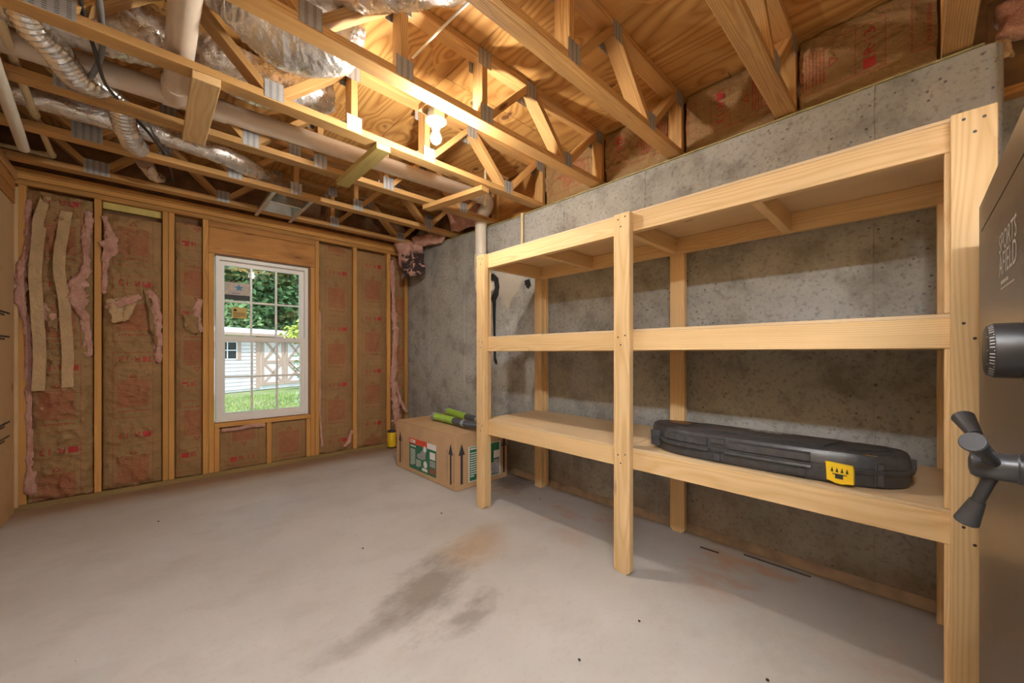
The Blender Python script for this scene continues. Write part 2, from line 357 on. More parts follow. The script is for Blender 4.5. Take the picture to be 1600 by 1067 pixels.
def mat_plate():
    n = NT('galvanised_truss_plate'); o = n.obj(); q = n.map(o, sc=(1,1,1)); sx = n.n('ShaderNodeSeparateXYZ'); n.l(o, sx.inputs[0])
    fx = n.math('FRACT', n.math('MULTIPLY', sx.outputs[0], 32.)); fz = n.math('FRACT', n.math('MULTIPLY', sx.outputs[2], 110.))
    sl = n.math('MULTIPLY', n.math('MULTIPLY', n.math('GREATER_THAN', fx, .28), n.math('LESS_THAN', fx, .72)), n.math('LESS_THAN', fz, .45))
    k = n.noise(o, 30, 3)
    n.base(n.mix(n.math('MULTIPLY', sl, .7), n.mix(k, (.40,.43,.47), (.56,.58,.60)), (.07,.06,.055))); n.p.inputs['Metallic'].default_value = .55; n.rough(.5)
    return n.m
def mat_leaf(name, a, b):
    n = NT(name); r = n.noise(n.pos(), 1.3, 3); k = n.noise(n.pos(), 14, 2)
    n.base(n.mix(n.ramp(n.math('MULTIPLY_ADD', k, .5, n.math('MULTIPLY', r, .5)), .35, .65), a, b)); n.rough(.6); n.p.inputs['Subsurface Weight'].default_value = 0; n.spec(.2)
    return n.m

M = {}
M['truss'] = mat_wood('truss_lumber', (.68,.42,.165), (.36,.165,.045), weather=(.37,.22,.10), knots=.42, grain=1.05)
M['stud'] = mat_wood('stud_lumber', (.62,.335,.10), (.38,.165,.04), knots=.35, grain=.95)
M['header'] = mat_wood('header_lumber', (.56,.28,.085), (.27,.105,.025), knots=.6, grain=1.0, weather=(.17,.07,.025))
M['pine'] = mat_wood('shelf_pine', (.75,.545,.295), (.54,.32,.12), knot=(.20,.08,.025), rnd_tone=.06, grain=.8, knots=.5)
M['treated'] = mat_wood('treated_lumber', (.45,.36,.13), (.32,.25,.09), knots=.2)
M['sole'] = mat_wood('sole_plate_lumber', (.34,.235,.095), (.22,.14,.05), knots=.2)
M['ply'] = mat_plywood('subfloor_plywood', (.68,.39,.13), (.36,.155,.035), knot=(.13,.04,.02), contrast=1.35)
M['shelfply'] = mat_plywood('shelf_plywood', (.66,.50,.31), (.55,.39,.22), knot=(.35,.2,.1), patch=.1, contrast=.5)
M['wallply'] = mat_plywood('wall_plywood', (.62,.44,.245), (.50,.33,.165), knot=(.3,.16,.07), patch=.2, sc=1.2, contrast=.6)
M['osb'] = mat_plain('sheathing_brown', (.20,.105,.045), .8, var=.35, nsc=9, bump=.3)
M['cwall'] = mat_concrete_wall(); M['floor'] = mat_floor()
M['ledge'] = mat_plain('footing_concrete', (.42,.35,.30), .9, var=.3, nsc=9, bump=.5)
M['paper'] = mat_paper('kraft_paper_printed', (.33,.205,.09)); M['paperplain'] = mat_paper('kraft_paper_plain', (.55,.385,.215), printed=False)
M['red'] = mat_plain('red_print', (.42,.03,.03), .6)
M['pink'] = mat_fluff('pink_fiberglass', (.80,.51,.42), (.56,.28,.22)); M['mold'] = mat_fluff('pink_fiberglass_mouldy', (.82,.54,.46), (.58,.31,.25), True)
M['foil'] = mat_foil('foil_jacket'); M['foil2'] = mat_foil('foil_ribbed', (.95,.93,.91), .24, 5, .15)
M['pvc'] = mat_plain('pvc_beige', (.66,.56,.46), .32, var=.06, nsc=5); M['pvcw'] = mat_plain('pvc_white', (.76,.72,.62), .3, var=.06, nsc=5)
M['cpvc'] = mat_plain('cpvc_cream', (.74,.62,.38), .35, var=.05)
M['cablegrey'] = mat_plain('cable_grey', (.20,.205,.21), .45); M['cableblack'] = mat_plain('cable_black', (.035,.037,.04), .4)
M['galv'] = mat_plain('galvanised_steel', (.55,.60,.60), .35, metal=.7, var=.12, nsc=12); M['plate'] = mat_plate()
M['dark'] = mat_plain('dark_screw', (.03,.022,.018), .5); M['porcelain'] = mat_plain('porcelain_white', (.82,.82,.80), .2, var=.02)
M['vinyl'] = mat_plain('window_vinyl', (.86,.86,.85), .35, var=.02); M['glass'] = mat_glass('window_glass')
M['bulb'] = mat_emit('bulb_light', (1.0,.93,.82), BULB_W); M['filltube'] = mat_emit('fill_tube_light', (.93,.97,1.0), FILL_W)
M['white'] = mat_plain('print_white', (.82,.82,.80), .5, var=.02); M['black'] = mat_plain('print_black', (.02,.02,.022), .5); M['ink'] = mat_plain('box_ink', (.045,.04,.045), .7)
M['tar'] = mat_plain('black_tar', (.012,.014,.016), .45, var=.3, bump=.8)
M['card'] = mat_plain('corrugated_cardboard', (.53,.345,.19), .75, var=.07, nsc=6); M['green'] = mat_plain('label_green', (.02,.17,.09), .5); M['lred'] = mat_plain('label_red', (.72,.07,.035), .5)
M['lgrey'] = mat_plain('label_grey', (.34,.35,.36), .5, var=.3, nsc=60); M['lime'] = mat_plain('lime_plastic', (.33,.58,.07), .35); M['hosegrey'] = mat_plain('hose_dark', (.075,.085,.095), .35); M['smoke'] = mat_plain('hose_cuff', (.30,.34,.36), .3)
M['case'] = mat_plain('case_plastic', (.05,.05,.054), .36, var=.25, nsc=40, bump=.08); M['yellow'] = mat_plain('yellow_plastic', (.80,.53,.01), .4, var=.04)
M['safe'] = mat_plain('safe_steel_bronze', (.22,.175,.135), .34, metal=.55, var=.12, nsc=260, bump=.05); M['safedark'] = mat_plain('safe_gap', (.02,.018,.016), .6); M['handle'] = mat_plain('handle_grey', (.06,.062,.068), .38, metal=.3, var=.04)
M['dial'] = mat_plain('dial_black', (.02,.02,.022), .45, var=.1); M['silverprint'] = mat_plain('silver_print', (.62,.60,.56), .4)
M['blue'] = mat_plain('sticker_blue', (.05,.24,.48), .5); M['gold'] = mat_plain('sticker_gold', (.66,.47,.12), .5, var=.05)
# ================================================================== STRUCTURE
tag(box('floor', (-1.1,-2.9,-.12), (3.1,4.56,0), M['floor'], None, 0), kind='structure')
WX = 2.52; WTOP = 2.41
pl = [(WX,-.22),(WX,2.6),(2.40,4.56),(2.96,4.56),(2.96,-.22)]
wr = mesh_obj('wall_right', extrude_poly(pl, 0, WTOP, 'wall_right'), M['cwall']); tag(wr, kind='structure')
def wx(y): return WX if y <= 2.6 else WX-.12*(y-2.6)/1.96
for y, z0, z1 in ((.135,0,WTOP),(.54,0,.62),(1.30,1.85,WTOP),(2.02,0,WTOP),(3.35,0,WTOP),(4.0,0,WTOP)):
    v = []; f = []; n = 40
    for i in range(n+1):
        z = z0+(z1-z0)*i/n; w = .003+.004*noise.noise(Vector((y*7, z*9, 0)))**2*3; d = .002+.006*max(0, noise.noise(Vector((y, z*13, 4)))); j = .004*noise.noise(Vector((z*5, y, 1))); x = wx(y)
        v += [(x+.001, y-w+j, z), (x-d, y-w*.4+j, z), (x-d, y+w*.4+j, z), (x+.001, y+w+j, z)]
    for i in range(n):
        for k in range(3): f.append((i*4+k, i*4+k+1, i*4+k+5, i*4+k+4))
    mesh_obj('form_seam', pyd('form_seam', v, f), M['cwall'], wr)
# rounded end return of the wall, footing lip, sill seal
mesh_obj('wall_return', lathe_mesh([(.012,0),(.03,.002),(.03,WTOP-.012),(.02,WTOP)], 16, 'wall_return'), M['cwall'], wr, Matrix.Translation((WX+.022,-.222,0)))
v = []; f = []; n = 90
for i in range(n+1):
    y = -.2+4.7*i/n; x = wx(y); a = noise.noise(Vector((y*6, 0, 2)))*.008; b = noise.noise(Vector((y*5, 3, 2)))*.006
    v += [(x+.002, y, .040+b), (x-.010, y, .034+b), (x-.030+a, y, .012), (x-.040+a, y, 0.0)]
for i in range(n):
    for k in range(3): f.append((i*4+k, i*4+k+1, i*4+k+5, i*4+k+4))
mesh_obj('footing_lip', pyd('footing_lip', v, f, 60), M['ledge'], wr)
v = []; f = []
for i in range(n+1):
    y = -.2+4.7*i/n; x = wx(y)-.012+noise.noise(Vector((y*8, 1, 2)))*.006
    v += [(x+.05, y, WTOP), (x, y, WTOP), (x, y, WTOP+.008), (x+.05, y, WTOP+.008)]
for i in range(n):
    for k in range(3): f.append((i*4+k, i*4+k+1, i*4+k+5, i*4+k+4))
mesh_obj('sill_seal', pyd('sill_seal', v, f), mat_plain('sill_foam', (.36,.32,.16), .9, var=.3), wr)
tag(box('wall_recess', (2.80,-2.9,0), (2.95,-.2,2.265), M['cwall'], None, 0), kind='structure')
tag(box('trim_1', (2.74,-2.9,2.265), (2.97,-.2,2.305), M['header'], None), kind='structure')
tag(box('trim_2', (2.97,-2.9,2.305), (3.0,-.2,2.84), M['osb'], None), kind='structure')
tag(box('trim_3', (2.66,-.22,WTOP+.014), (2.70,4.56,2.836), M['osb'], None), kind='structure')
tag(box('wall_front', (-.74,-2.94,0), (3.1,-2.9,2.84), M['wallply'], None), kind='structure')
# left wall: plywood sheet, header boards, top plate
wlft = empty('wall_left', (-.71,1,0), kind='structure')
for y0, y1 in ((4.44,3.222),(3.218,2.0),(1.996,.78),(.776,-.44),(-.444,-1.66),(-1.664,-2.88)):
    box('plywood_panel', (-.708,y1,.0), (-.69,y0,2.185), M['wallply'], wlft, .001, grain=2)
box('edge_trim', (-.706,4.405,.03), (-.672,4.425,2.32), M['wallply'], wlft)
for z0, z1 in ((2.19,2.275),(2.278,2.355)): box('header_board', (-.73,-2.88,z0), (-.685,4.40,z1), M['header'], wlft)
box('top_plate', (-.76,-2.88,2.358), (-.675,4.40,2.425), M['truss'], wlft)
fl_ = Flat(); r_ = random.Random(3)
for z in (1.395, 1.235, .655, .56):
    fl_.lines(-.16, .16, z-.018, z+.018, 2, r_, .3)
fl_.build('stamp_print', M['ink'], wlft, frame_M((-.6885,3.98,0), (0,-1,0), (0,0,1), (-1,0,0)) if False else frame_M((-.6885,4.12,0), (0,1,0), (0,0,1), (1,0,0)))
tag(box('trim_4', (-1.09,-2.9,2.30), (-1.06,4.56,2.836), M['osb'], None), kind='structure')
tag(box('trim_5', (-1.06,-2.9,2.30), (-.76,4.5,2.33), M['osb'], None), kind='structure')
# ceiling: plywood subfloor sheets, long way across the trusses
ceil = empty('ceiling', (1,1,2.84), kind='structure')
for i in range(4):
    x0 = -1.11+1.22*i; off = (0, 1.22)[i % 2]
    for y0 in (-4.1, -1.66, .78, 3.22):
        a = max(-2.94, y0+off-1.22); b = min(4.6, y0+off+1.22)
        if b-a < .1: continue
        box('plywood_sheet', (x0+.002, a+.002, 2.836), (min(x0+1.218, 3.1), b-.002, 2.854), M['ply'], ceil, .001, grain=1)
box('light_seal_deck', (-1.11,-2.95,2.856), (3.1,4.6,2.90), M['osb'], ceil, 0)  # unseen solid layer added to stop light leaking through the sheet gaps
# back wall framing
Y0 = 4.42; Y1 = 4.509
wb = empty('wall_back', (.85,4.46,0), kind='structure')
for a, b, z0, z1 in ((-.72,2.74,0,.487),(-.72,.44,.487,2.05),(1.25,2.74,.487,2.05),(-1.09,2.74,2.05,2.85)):
    box('sheathing', (a,Y1+.003,z0), (b,Y1+.015,z1), M['osb'], wb, 0)
box('bottom_plate', (-.70,Y0-.004,0), (2.41,Y1,.04), M['sole'], wb)
box('top_plate', (-.70,Y0,2.345), (2.40,Y1,2.384), M['stud'], wb); box('top_plate', (-.70,Y0-.004,2.387), (2.40,Y1,2.426), M['stud'], wb)
STUDS = [(-.675,-.637),(-.306,-.267),(.089,.126),(.128,.165),(.357,.397),(1.297,1.335),(1.70,1.742),(2.107,2.15),(2.345,2.383)]
for a, b in STUDS: box('stud', (a,Y0,.041), (b,Y1,2.344), M['stud'], wb)
for a, b in ((.399,.439),(1.252,1.294)): box('jack_stud', (a,Y0,.041), (b,Y1,2.048), M['stud'], wb)
for a, b in ((.441,.479),(.852,.892),(1.212,1.250)): box('cripple_stud', (a,Y0,.041), (b,Y1,.443), M['stud'], wb)
box('window_sill', (.441,Y0-.003,.445), (1.250,Y1,.485), M['stud'], wb)
box('header', (.399,Y0+.004,2.052), (1.295,Y1,2.285), M['header'], wb); box('header_plate', (.399,Y0,2.287), (1.295,Y1,2.343), M['header'], wb)
# faint foam strip glimpsed over the second batt
box('foam_strip', (-.262,4.46,2.29), (.085,4.50,2.343), mat_plain('foam_yellow', (.60,.50,.17), .8), wb)
# ------------------------------------------------------------------ window
win = empty('window_1', (.845,4.46,.487), kind='structure')
wa, wb_, wz0, wz1 = .452, 1.232, .492, 2.035
def rect_frame(name, x0, x1, z0, z1, y0, y1, w, mat, parent, wb=None):
    wb = wb or w
    bm = bmesh.new()
    for a, b, c, d in ((x0,x0+w,z0,z1),(x1-w,x1,z0,z1),(x0+w,x1-w,z0,z0+wb),(x0+w,x1-w,z1-w,z1)): box_bm(bm, a, b, y0, y1, c, d)
    return mesh_obj(name, bm_mesh(bm, name), mat, parent)
rect_frame('outer_frame', wa, wb_, wz0, wz1, 4.445, 4.535, .030, M['vinyl'], win)
mid = 1.262
def sash(name, y0, y1, z0, z1, x0, x1):
    s = rect_frame(name, x0, x1, z0, z1, y0, y1, .042, M['vinyl'], win, .05)
    gx0, gx1, gz0, gz1 = x0+.042, x1-.042, z0+.05, z1-.042; yc = (y0+y1)/2
    for k in (1, 2):
        x = gx0+(gx1-gx0)*k/3; box('muntin', (x-.009, yc-.012, gz0), (x+.009, yc+.006, gz1), M['vinyl'], s)
    z = (gz0+gz1)/2; box('muntin', (gx0, yc-.013, z-.009), (gx1, yc+.007, z+.009), M['vinyl'], s)
    p = box('pane', (gx0-.005, yc+.009, gz0-.005), (gx1+.005, yc+.012, gz1+.005), M['glass'], s, 0)
    return s, (gx0, gx1, gz0, gz1, yc)
up_, ug = sash('upper_sash', 4.492, 4.522, mid-.02, wz1-.028, wa+.028, wb_-.028)
lo_, lg = sash('lower_sash', 4.456, 4.488, wz0+.028, mid+.025, wa+.028, wb_-.028)
for x in (.70, .98): mesh_obj('sash_lock', extrude_poly([(-.03,-.008),(.03,-.008),(.02,.010),(-.02,.010)], 0, .014, 'sash_lock'), M['vinyl'], lo_, Matrix.Translation((x,4.467,mid+.025)))
gx0, gx1, gz0, gz1, yc = ug
cw = (gx1-gx0)/3; zm = (gz0+gz1)/2
Fm = lambda x, z, dy=0: frame_M((x, yc-.0005-dy, z), (1,0,0), (0,0,1), (0,-1,0))
f = Flat(); f.rect(gx0+.004, zm+.065, gx0+cw-.012, zm+.185); f.build('energy_sticker', mat_plain('sticker_paper', (.55,.50,.45), .6, var=.15, nsc=30), up_, Fm(0,0))
f = Flat(); f.rect(gx0+.004, zm+.016, gx0+cw-.012, zm+.065); f.build('sticker_band', M['black'], up_, Fm(0,0))
f = Flat(); f.poly([(gx0+.115+(.036 if i%2==0 else .017)*math.sin(i*math.pi/5), zm+.135+(.036 if i%2==0 else .017)*math.cos(i*math.pi/5)) for i in range(10)]); f.lines(gx0+.06, gx0+.17, zm+.074, zm+.088, 1, r_); f.build('star_print', M['blue'], up_, Fm(0,0,.001))
f = Flat(); f.poly([(gx0+.060,zm-.155),(gx0+.175,zm-.160),(gx0+.182,zm-.055),(gx0+.056,zm-.052)]); f.build('rating_sticker', M['gold'], up_, Fm(0,0))
f = Flat(); f.poly([(gx0+.085+.014*math.cos(i*.6), zm-.08+.014*math.sin(i*.6)) for i in range(10)]); f.lines(gx0+.07, gx0+.17, zm-.15, zm-.10, 4, r_, .6); f.build('sticker_print', M['ink'], up_, Fm(0,0,.001))
# ------------------------------------------------------------------ floor trusses
TRN = ['nearest floor truss, above the safe, only its wall end in view', 'floor truss just in front of the top right corner post of the shelf', 'floor truss whose bottom chord meets the wall above the long black case',
       'floor truss directly in front of the bare bulb', 'floor truss just behind the bare bulb', 'floor truss behind the beige drain pipe, carrying the far ends of the bridging blocks', 'floor truss carrying the near end of the air register rails', 'floor truss closest to the window wall']
zb, zt, ch = 2.43, 2.834, .038
def make_truss():
    t = empty('floor_truss', (1.125,-.1245,zb), 'x', 'floor truss', 'open web floor trusses overhead'); yc = -.1245
    beam('bottom_chord', (-1.02,yc,zb+.019), (2.60,yc,zb+.019), .089, ch, M['truss'], t)
    beam('top_chord', (-1.02,yc,zt-.019), (2.60,yc,zt-.019), .089, ch, M['truss'], t)
    B = zb+ch; T = zt-ch
    webs = [((-.64,T),(-.29,B)),((-.25,B),(.08,T)),((.12,T),(.45,B)),((.49,B),(.85,T)),((.88,B),(.88,T)),((1.37,B),(1.37,T)),((1.40,B),(1.73,T)),((1.77,T),(2.10,B)),((2.14,B),(2.47,T)),((2.55,B),(2.55,T))]
    for (x0, z0), (x1, z1) in webs:
        d = Vector((x1-x0, 0, z1-z0)).normalized()*.008; beam('web', (x0-d.x,yc,z0-d.z), (x1+d.x,yc,z1+d.z), .089, .038, M['truss'], t)
    pm = box_mesh(.088, .0014, .092, 0, 'truss_plate'); pw = box_mesh(.13, .0014, .10, 0, 'truss_plate_wide'); pm.materials.append(M['plate']); pw.materials.append(M['plate'])
    for x, up in ((-.27,0),(.47,0),(.88,0),(1.385,0),(2.12,0),(.10,1),(.87,1),(1.37,1),(1.75,1),(2.50,1)):
        for s in (-1, 1):
            z = zt-.05 if up else zb+.052
            mesh_obj('truss_plate', pw if x in (-.27,) else pm, None, t, Matrix.Translation((x, yc+s*.0453, z)))
    return t
def copy_tree(root, delta):
    M0 = Matrix.Translation(Vector(delta))
    r = root.copy(); COL.objects.link(r); r.matrix_basis = M0 @ WM[root.name]; WM[r.name] = r.matrix_basis.copy()
    for c in list(root.children):
        d = c.copy(); COL.objects.link(d); d.parent = r; d.matrix_basis = M0 @ WM[c.name]; d.matrix_parent_inverse = WM[r.name].inverted(); WM[d.name] = d.matrix_basis.copy()
        for g in list(c.children):
            e = g.copy(); COL.objects.link(e); e.parent = d; e.matrix_basis = M0 @ WM[g.name]; e.matrix_parent_inverse = WM[d.name].inverted(); WM[e.name] = e.matrix_basis.copy()
    return r
t0 = make_truss(); t0['label'] = TRN[0]
for k in range(1, 8): copy_tree(t0, (0, .61*k, 0))['label'] = TRN[k]
tag(beam('rim_chord', (-1.02,4.462,zb+.019), (2.60,4.462,zb+.019), .089, ch, M['stud']), 'end truss bottom chord lying on the window wall top plate', 'beam')
tag(box('rim_board', (-1.02,4.49,2.47), (2.60,4.51,2.834), M['osb']), 'dark brown rim board above the window wall top plate', 'board')
# bridging blocks between the trusses
for x, w, m, lab in ((.198,.105,M['pine'],'wide pale bridging block beside the beige vent pipe'),(1.06,.089,M['treated'],'greenish bridging block below the bare bulb'),(1.90,.089,M['truss'],'yellow bridging block beside the drain pipe drop')):
    y1, y2 = (2.27, 2.975) if x < 1.8 else (2.30, 2.97)
    x2 = x if x < 1.8 else x-.12
    tag(beam('bridging_block', (x,y1,zb-.0205), (x2,y2,zb-.0205), w, .038, m, None, (1,0,0)), lab, 'wood block')
# ------------------------------------------------------------------ bare bulb and added fill light
def lamp(loc, mat, label):
    x, y, z = loc; t = empty('bulb_holder', (x,y,z), label, 'lamp')
    mesh_obj('junction_box', lathe_mesh([(.05,.0),(.05,.045)], 8, 'junction_box'), M['galv'], t, Matrix.Translation((x,y,z+.002)))
    mesh_obj('holder', lathe_mesh([(.058,0),(.058,-.006),(.05,-.014),(.036,-.018),(.024,-.03),(.022,-.048)], 28, 'holder'), M['porcelain'], t, Matrix.Translation((x,y,z)))
    prof = [(.013,-.046),(.014,-.058),(.022,-.075),(.029,-.092),(.030,-.103),(.026,-.117),(.016,-.128),(.004,-.132)]
    mesh_obj('bulb', lathe_mesh(prof, 20, 'bulb', 60), mat, t, Matrix.Translation((x,y,z)))
    return t
lamp((1.178,1.862,2.445), M['bulb'], 'bare glowing bulb in a white porcelain holder between trusses')
tag(box('bulb_mount', (1.10,1.757,2.493), (1.25,1.92,2.531), M['truss']), 'short wood block carrying the bare bulb holder', 'wood block')
def added_fill_light(x, y0, y1, z, label):  # unseen fixture added behind the camera to brighten the room
    t = empty('added_fill_light', (x,(y0+y1)/2,z), label, 'lamp')
    v = []; prof = [(-.13,-.02),(-.05,.05),(.05,.05),(.13,-.02),(.128,-.022),(.05,.046),(-.05,.046),(-.128,-.022)]; n = len(prof)
    for y in (y0-.03, y1+.03): v += [(x+a, y, z+b) for a, b in prof]
    f = [(i, (i+1) % n, n+(i+1) % n, n+i) for i in range(n)]+[tuple(range(n))[::-1], tuple(range(n, 2*n))]
    mesh_obj('housing', pyd('housing', v, f), M['porcelain'], t)
    for dx in (-.055, .055): tube('fill_tube', [(x+dx,y0,z+.005),(x+dx,y1,z+.005)], .019, M['filltube'], t, 12)
    return t
added_fill_light(-.40, -1.05, .15, 2.36, 'added twin tube fill light overhead, unseen behind the viewpoint')
# ================================================================== INSULATION BATTS
def relief(seed, w, h, bulge, wr):
    o = Vector((seed*3.7, seed*1.3, seed*7.1))
    def d(u, v):
        e = max(0, 1-abs(2*u/w)**3.5); ev = min(1, max(0, min(v, h-v)/.05))
        p = Vector((u*5, v*4, 0))+o
        k = noise.noise(p)+.5*noise.noise(p*2.1)
        cr = (1-abs(noise.noise(Vector((u*8+v*4, v*8-u*3, 1))+o)))**7
        cr2 = (1-abs(noise.noise(Vector((u*5-v*9, v*7+u*12, 5))+o)))**9
        return bulge*e*(.35+.65*ev) + wr*(k*.6 + cr*1.25 + cr2*1.0 + .35*noise.noise(p*5))*(.35+.65*e)
    return d
def batt(label, O, U, V, w, h, seed=1, bulge=.012, wr=.008, flip=False, phase=0., name='insulation_batt', pinkw=None, letters=True, extra=None, du=0., depth=.07, group='kraft faced insulation batts'):
    O = Vector(O); U = Vector(U); V = Vector(V); Nn = U.cross(V); Mx = frame_M(O, U, V, Nn)
    root = empty(name, O, label, 'insulation', group); d = relief(seed, w, h, bulge, wr)
    nu = max(10, int(w/.011)); nv = max(8, int(h/.012)); vs = []; fs = []; uvs = []
    ww = lambda v: .006*noise.noise(Vector((v*6, seed, 0)))
    for j in range(nv+1):
        v = h*j/nv
        for i in range(nu+1):
            u = (-w/2+w*i/nu)*(1+ww(v)); vs.append((u, v+.008*noise.noise(Vector((u*9, seed, 2)))*(1 if j in (0, nv) else 0), d(u, v)))
            uvs.append((-u-du, v+phase) if flip else (u-du, h+phase-v))
    for j in range(nv):
        for i in range(nu): a = j*(nu+1)+i; fs.append((a, a+1, a+nu+2, a+nu+1))
    nb = len(vs); ring = [i for i in range(nu+1)] + [j*(nu+1)+nu for j in range(1, nv+1)] + [nv*(nu+1)+i for i in range(nu-1, -1, -1)] + [j*(nu+1) for j in range(nv-1, 0, -1)]
    for r in ring: x, y, z = vs[r]; vs.append((x*.985, y, -.03)); uvs.append((9, 9))
    for k in range(len(ring)): k2 = (k+1) % len(ring); fs.append((ring[k2], ring[k], nb+k, nb+k2))
    me = pyd('paper_facing', vs, fs, 70); uvl = me.uv_layers.new(name='UVMap')
    for lp in me.loops: uvl.data[lp.index].uv = uvs[lp.vertex_index]
    mesh_obj('paper_facing', me, M['paper'], root, Mx)
    pw = w*.5-.004
    bm = bmesh.new(); box_bm(bm, -pw, pw, .01, h-.01, -depth, -.012)
    bmesh.ops.subdivide_edges(bm, edges=bm.edges[:], cuts=6, use_grid_fill=True)
    for q in bm.verts: q.co += Vector((noise.noise(q.co*20), noise.noise(q.co*17+Vector((3,3,3))), 0))*.004
    mesh_obj('fiberglass', bm_mesh(bm, 'fiberglass'), M['pink'], root, Mx)
    if letters:
        n0 = math.floor(phase/.62)-1
        for k in range(n0, n0+int(h/.62)+4):
            pv = k*.62+.478; L = Flat()
            f2 = Flat(); f2.text('R·13', .022, 0, .044, .122); f2.rect(-.106, -.022, -.056, .022)
            for x0, y0 in f2.v:
                pvv = pv-y0; L.v.append((-(x0+du), pvv-phase) if flip else (x0+du, h+phase-pvv))
            L.f = [q for q in f2.f if all(.012 < L.v[i][1] < h-.012 and abs(L.v[i][0]) < w/2-.006 for i in q)]
            if L.f: L.build('lettering', M['red'], root, Mx, lambda u, v: (u, v, d(u, v)+.0038))
    if extra: extra(root, Mx, d)
    return root
def fluff(name, path, r, parent, seed=0, mat='pink', n=14, seg=16, amp=.75, flat=.5):
    p = [q+Vector((0,.012,0)) for q in catmull(path, n)]; rr = (lambda t: 1.15*r(t)) if callable(r) else (lambda t: 1.15*r)
    def d(t, a, s):
        q = Vector((math.cos(a)*1.6+seed, math.sin(a)*1.6, s*18)); q2 = Vector((math.cos(a)*4+seed, math.sin(a)*4, s*55))
        return rr(t)*(amp*noise.noise(q)+amp*.6*noise.noise(q2)-(.75 if t < .01 or t > .99 else 0))
    me = tube_mesh(p, rr, seg, True, d, name, 80)
    m = len(p)
    for i in range(m):
        for k in range(seg):
            v = me.vertices[i*seg+k]; v.co.y = p[i].y+(v.co.y-p[i].y)*flat
    me.update(); return mesh_obj(name, me, M[mat], parent)
def strip(name, pts, w, parent, mat='paperplain', th=.0015):
    """hanging paper strip through world points, facing the room (-Y)"""
    p = catmull(pts, 6); v = []; f = []
    for i, q in enumerate(p):
        x = .004*noise.noise(Vector((q.z*8, q.x, 0)))
        for s, dy in ((-1,0),(1,0),(1,th),(-1,th)): v.append((q.x+s*w/2+x, q.y+dy+.004*s*noise.noise(Vector((q.z*6, 2, 0))), q.z))
    for i in range(len(p)-1):
        for k in range(4): k2 = (k+1) % 4; f.append((i*4+k, i*4+k2, i*4+4+k2, i*4+4+k))
    f.append((0,1,2,3)); b = (len(p)-1)*4; f.append((b+3,b+2,b+1,b))
    return mesh_obj(name, pyd(name, v, f), M[mat], parent)
def flap(name, quad, parent, mat, seed, curl=.03, n=8):
    """torn paper or fibre piece: lumpy thick sheet over four world points"""
    A, B, C, D = [Vector(q) for q in quad]; v = []; f = []; N = (B-A).cross(D-A).normalized()
    for s in (0, 1):
        for j in range(n+1):
            for i in range(n+1):
                a, b = i/n, j/n; e = 1+.12*noise.noise(Vector((a*4, b*4, seed)))
                p = (A*(1-a)+B*a)*(1-b)+(D*(1-a)+C*a)*b
                rag = .02*noise.noise(Vector((a*5, b*5, seed+3)))
                p = p+N*(curl*noise.noise(Vector((a*3, b*3, seed)))+s*.006*e)+Vector((rag, 0, rag)); v.append(p)
    m = (n+1)*(n+1)
    for j in range(n):
        for i in range(n): a = j*(n+1)+i; f.append((a, a+n+1, a+n+2, a+1)); f.append((m+a, m+a+1, m+a+n+2, m+a+n+1))
    for i in range(n):
        f.append((i, i+1, m+i+1, m+i)); a = n*(n+1)+i; f.append((a+1, a, m+a, m+a+1)); a = i*(n+1); f.append((a+n+1, a, m+a, m+a+n+1)); a = i*(n+1)+n; f.append((a, a+n+1, m+a+n+1, m+a))
    return mesh_obj(name, pyd(name, v, f, 60), M[mat], parent)
XU, ZV = (1,0,0), (0,0,1)
YB = 4.446
def ex1(root, Mx, d):
    strip('paper_strip', [(-.545,4.40,2.285),(-.575,4.375,2.10),(-.585,4.37,1.95)], .052, root)
    strip('paper_strip', [(-.572,4.372,2.05),(-.590,4.362,1.70),(-.578,4.366,1.40),(-.572,4.372,1.02),(-.578,4.372,.86)], .062, root)
    strip('paper_strip', [(-.445,4.40,2.20),(-.475,4.372,1.90),(-.475,4.36,1.72),(-.452,4.37,1.50),(-.440,4.375,1.15),(-.438,4.385,.875)], .060, root)
    fluff('fiberglass_edge', [(-.335,4.40,2.24),(-.345,4.395,2.0),(-.352,4.39,1.8),(-.40,4.375,1.62),(-.39,4.38,1.50),(-.352,4.40,1.36),(-.335,4.41,1.1)], lambda t: .020+.030*math.exp(-((t-.55)/.14)**2), root, 2)
    fluff('fiberglass_edge', [(-.628,4.41,2.25),(-.632,4.405,1.9),(-.655,4.395,1.72),(-.660,4.39,1.5),(-.632,4.40,1.32),(-.628,4.41,.9),(-.622,4.41,.4),(-.612,4.405,.10)], lambda t: .013+.012*math.exp(-((t-.32)/.14)**2)+.012*math.exp(-((t-.97)/.06)**2), root, 5)
    fluff('torn_fiberglass', [(-.555,4.395,1.50),(-.53,4.385,1.42),(-.50,4.39,1.36)], lambda t: .030, root, 8, 'pink')
    flap('torn_paper', [(-.55,4.385,1.53),(-.49,4.40,1.52),(-.485,4.38,1.30),(-.53,4.37,1.34)], root, 'paper', 4, .02)
batt('crumpled kraft batt with two pale hanging tape strips beside the plywood wall', (-.472,YB,.045), XU, ZV, .325, 2.27, 1, .034, .017, True, .12, extra=ex1, du=.02)
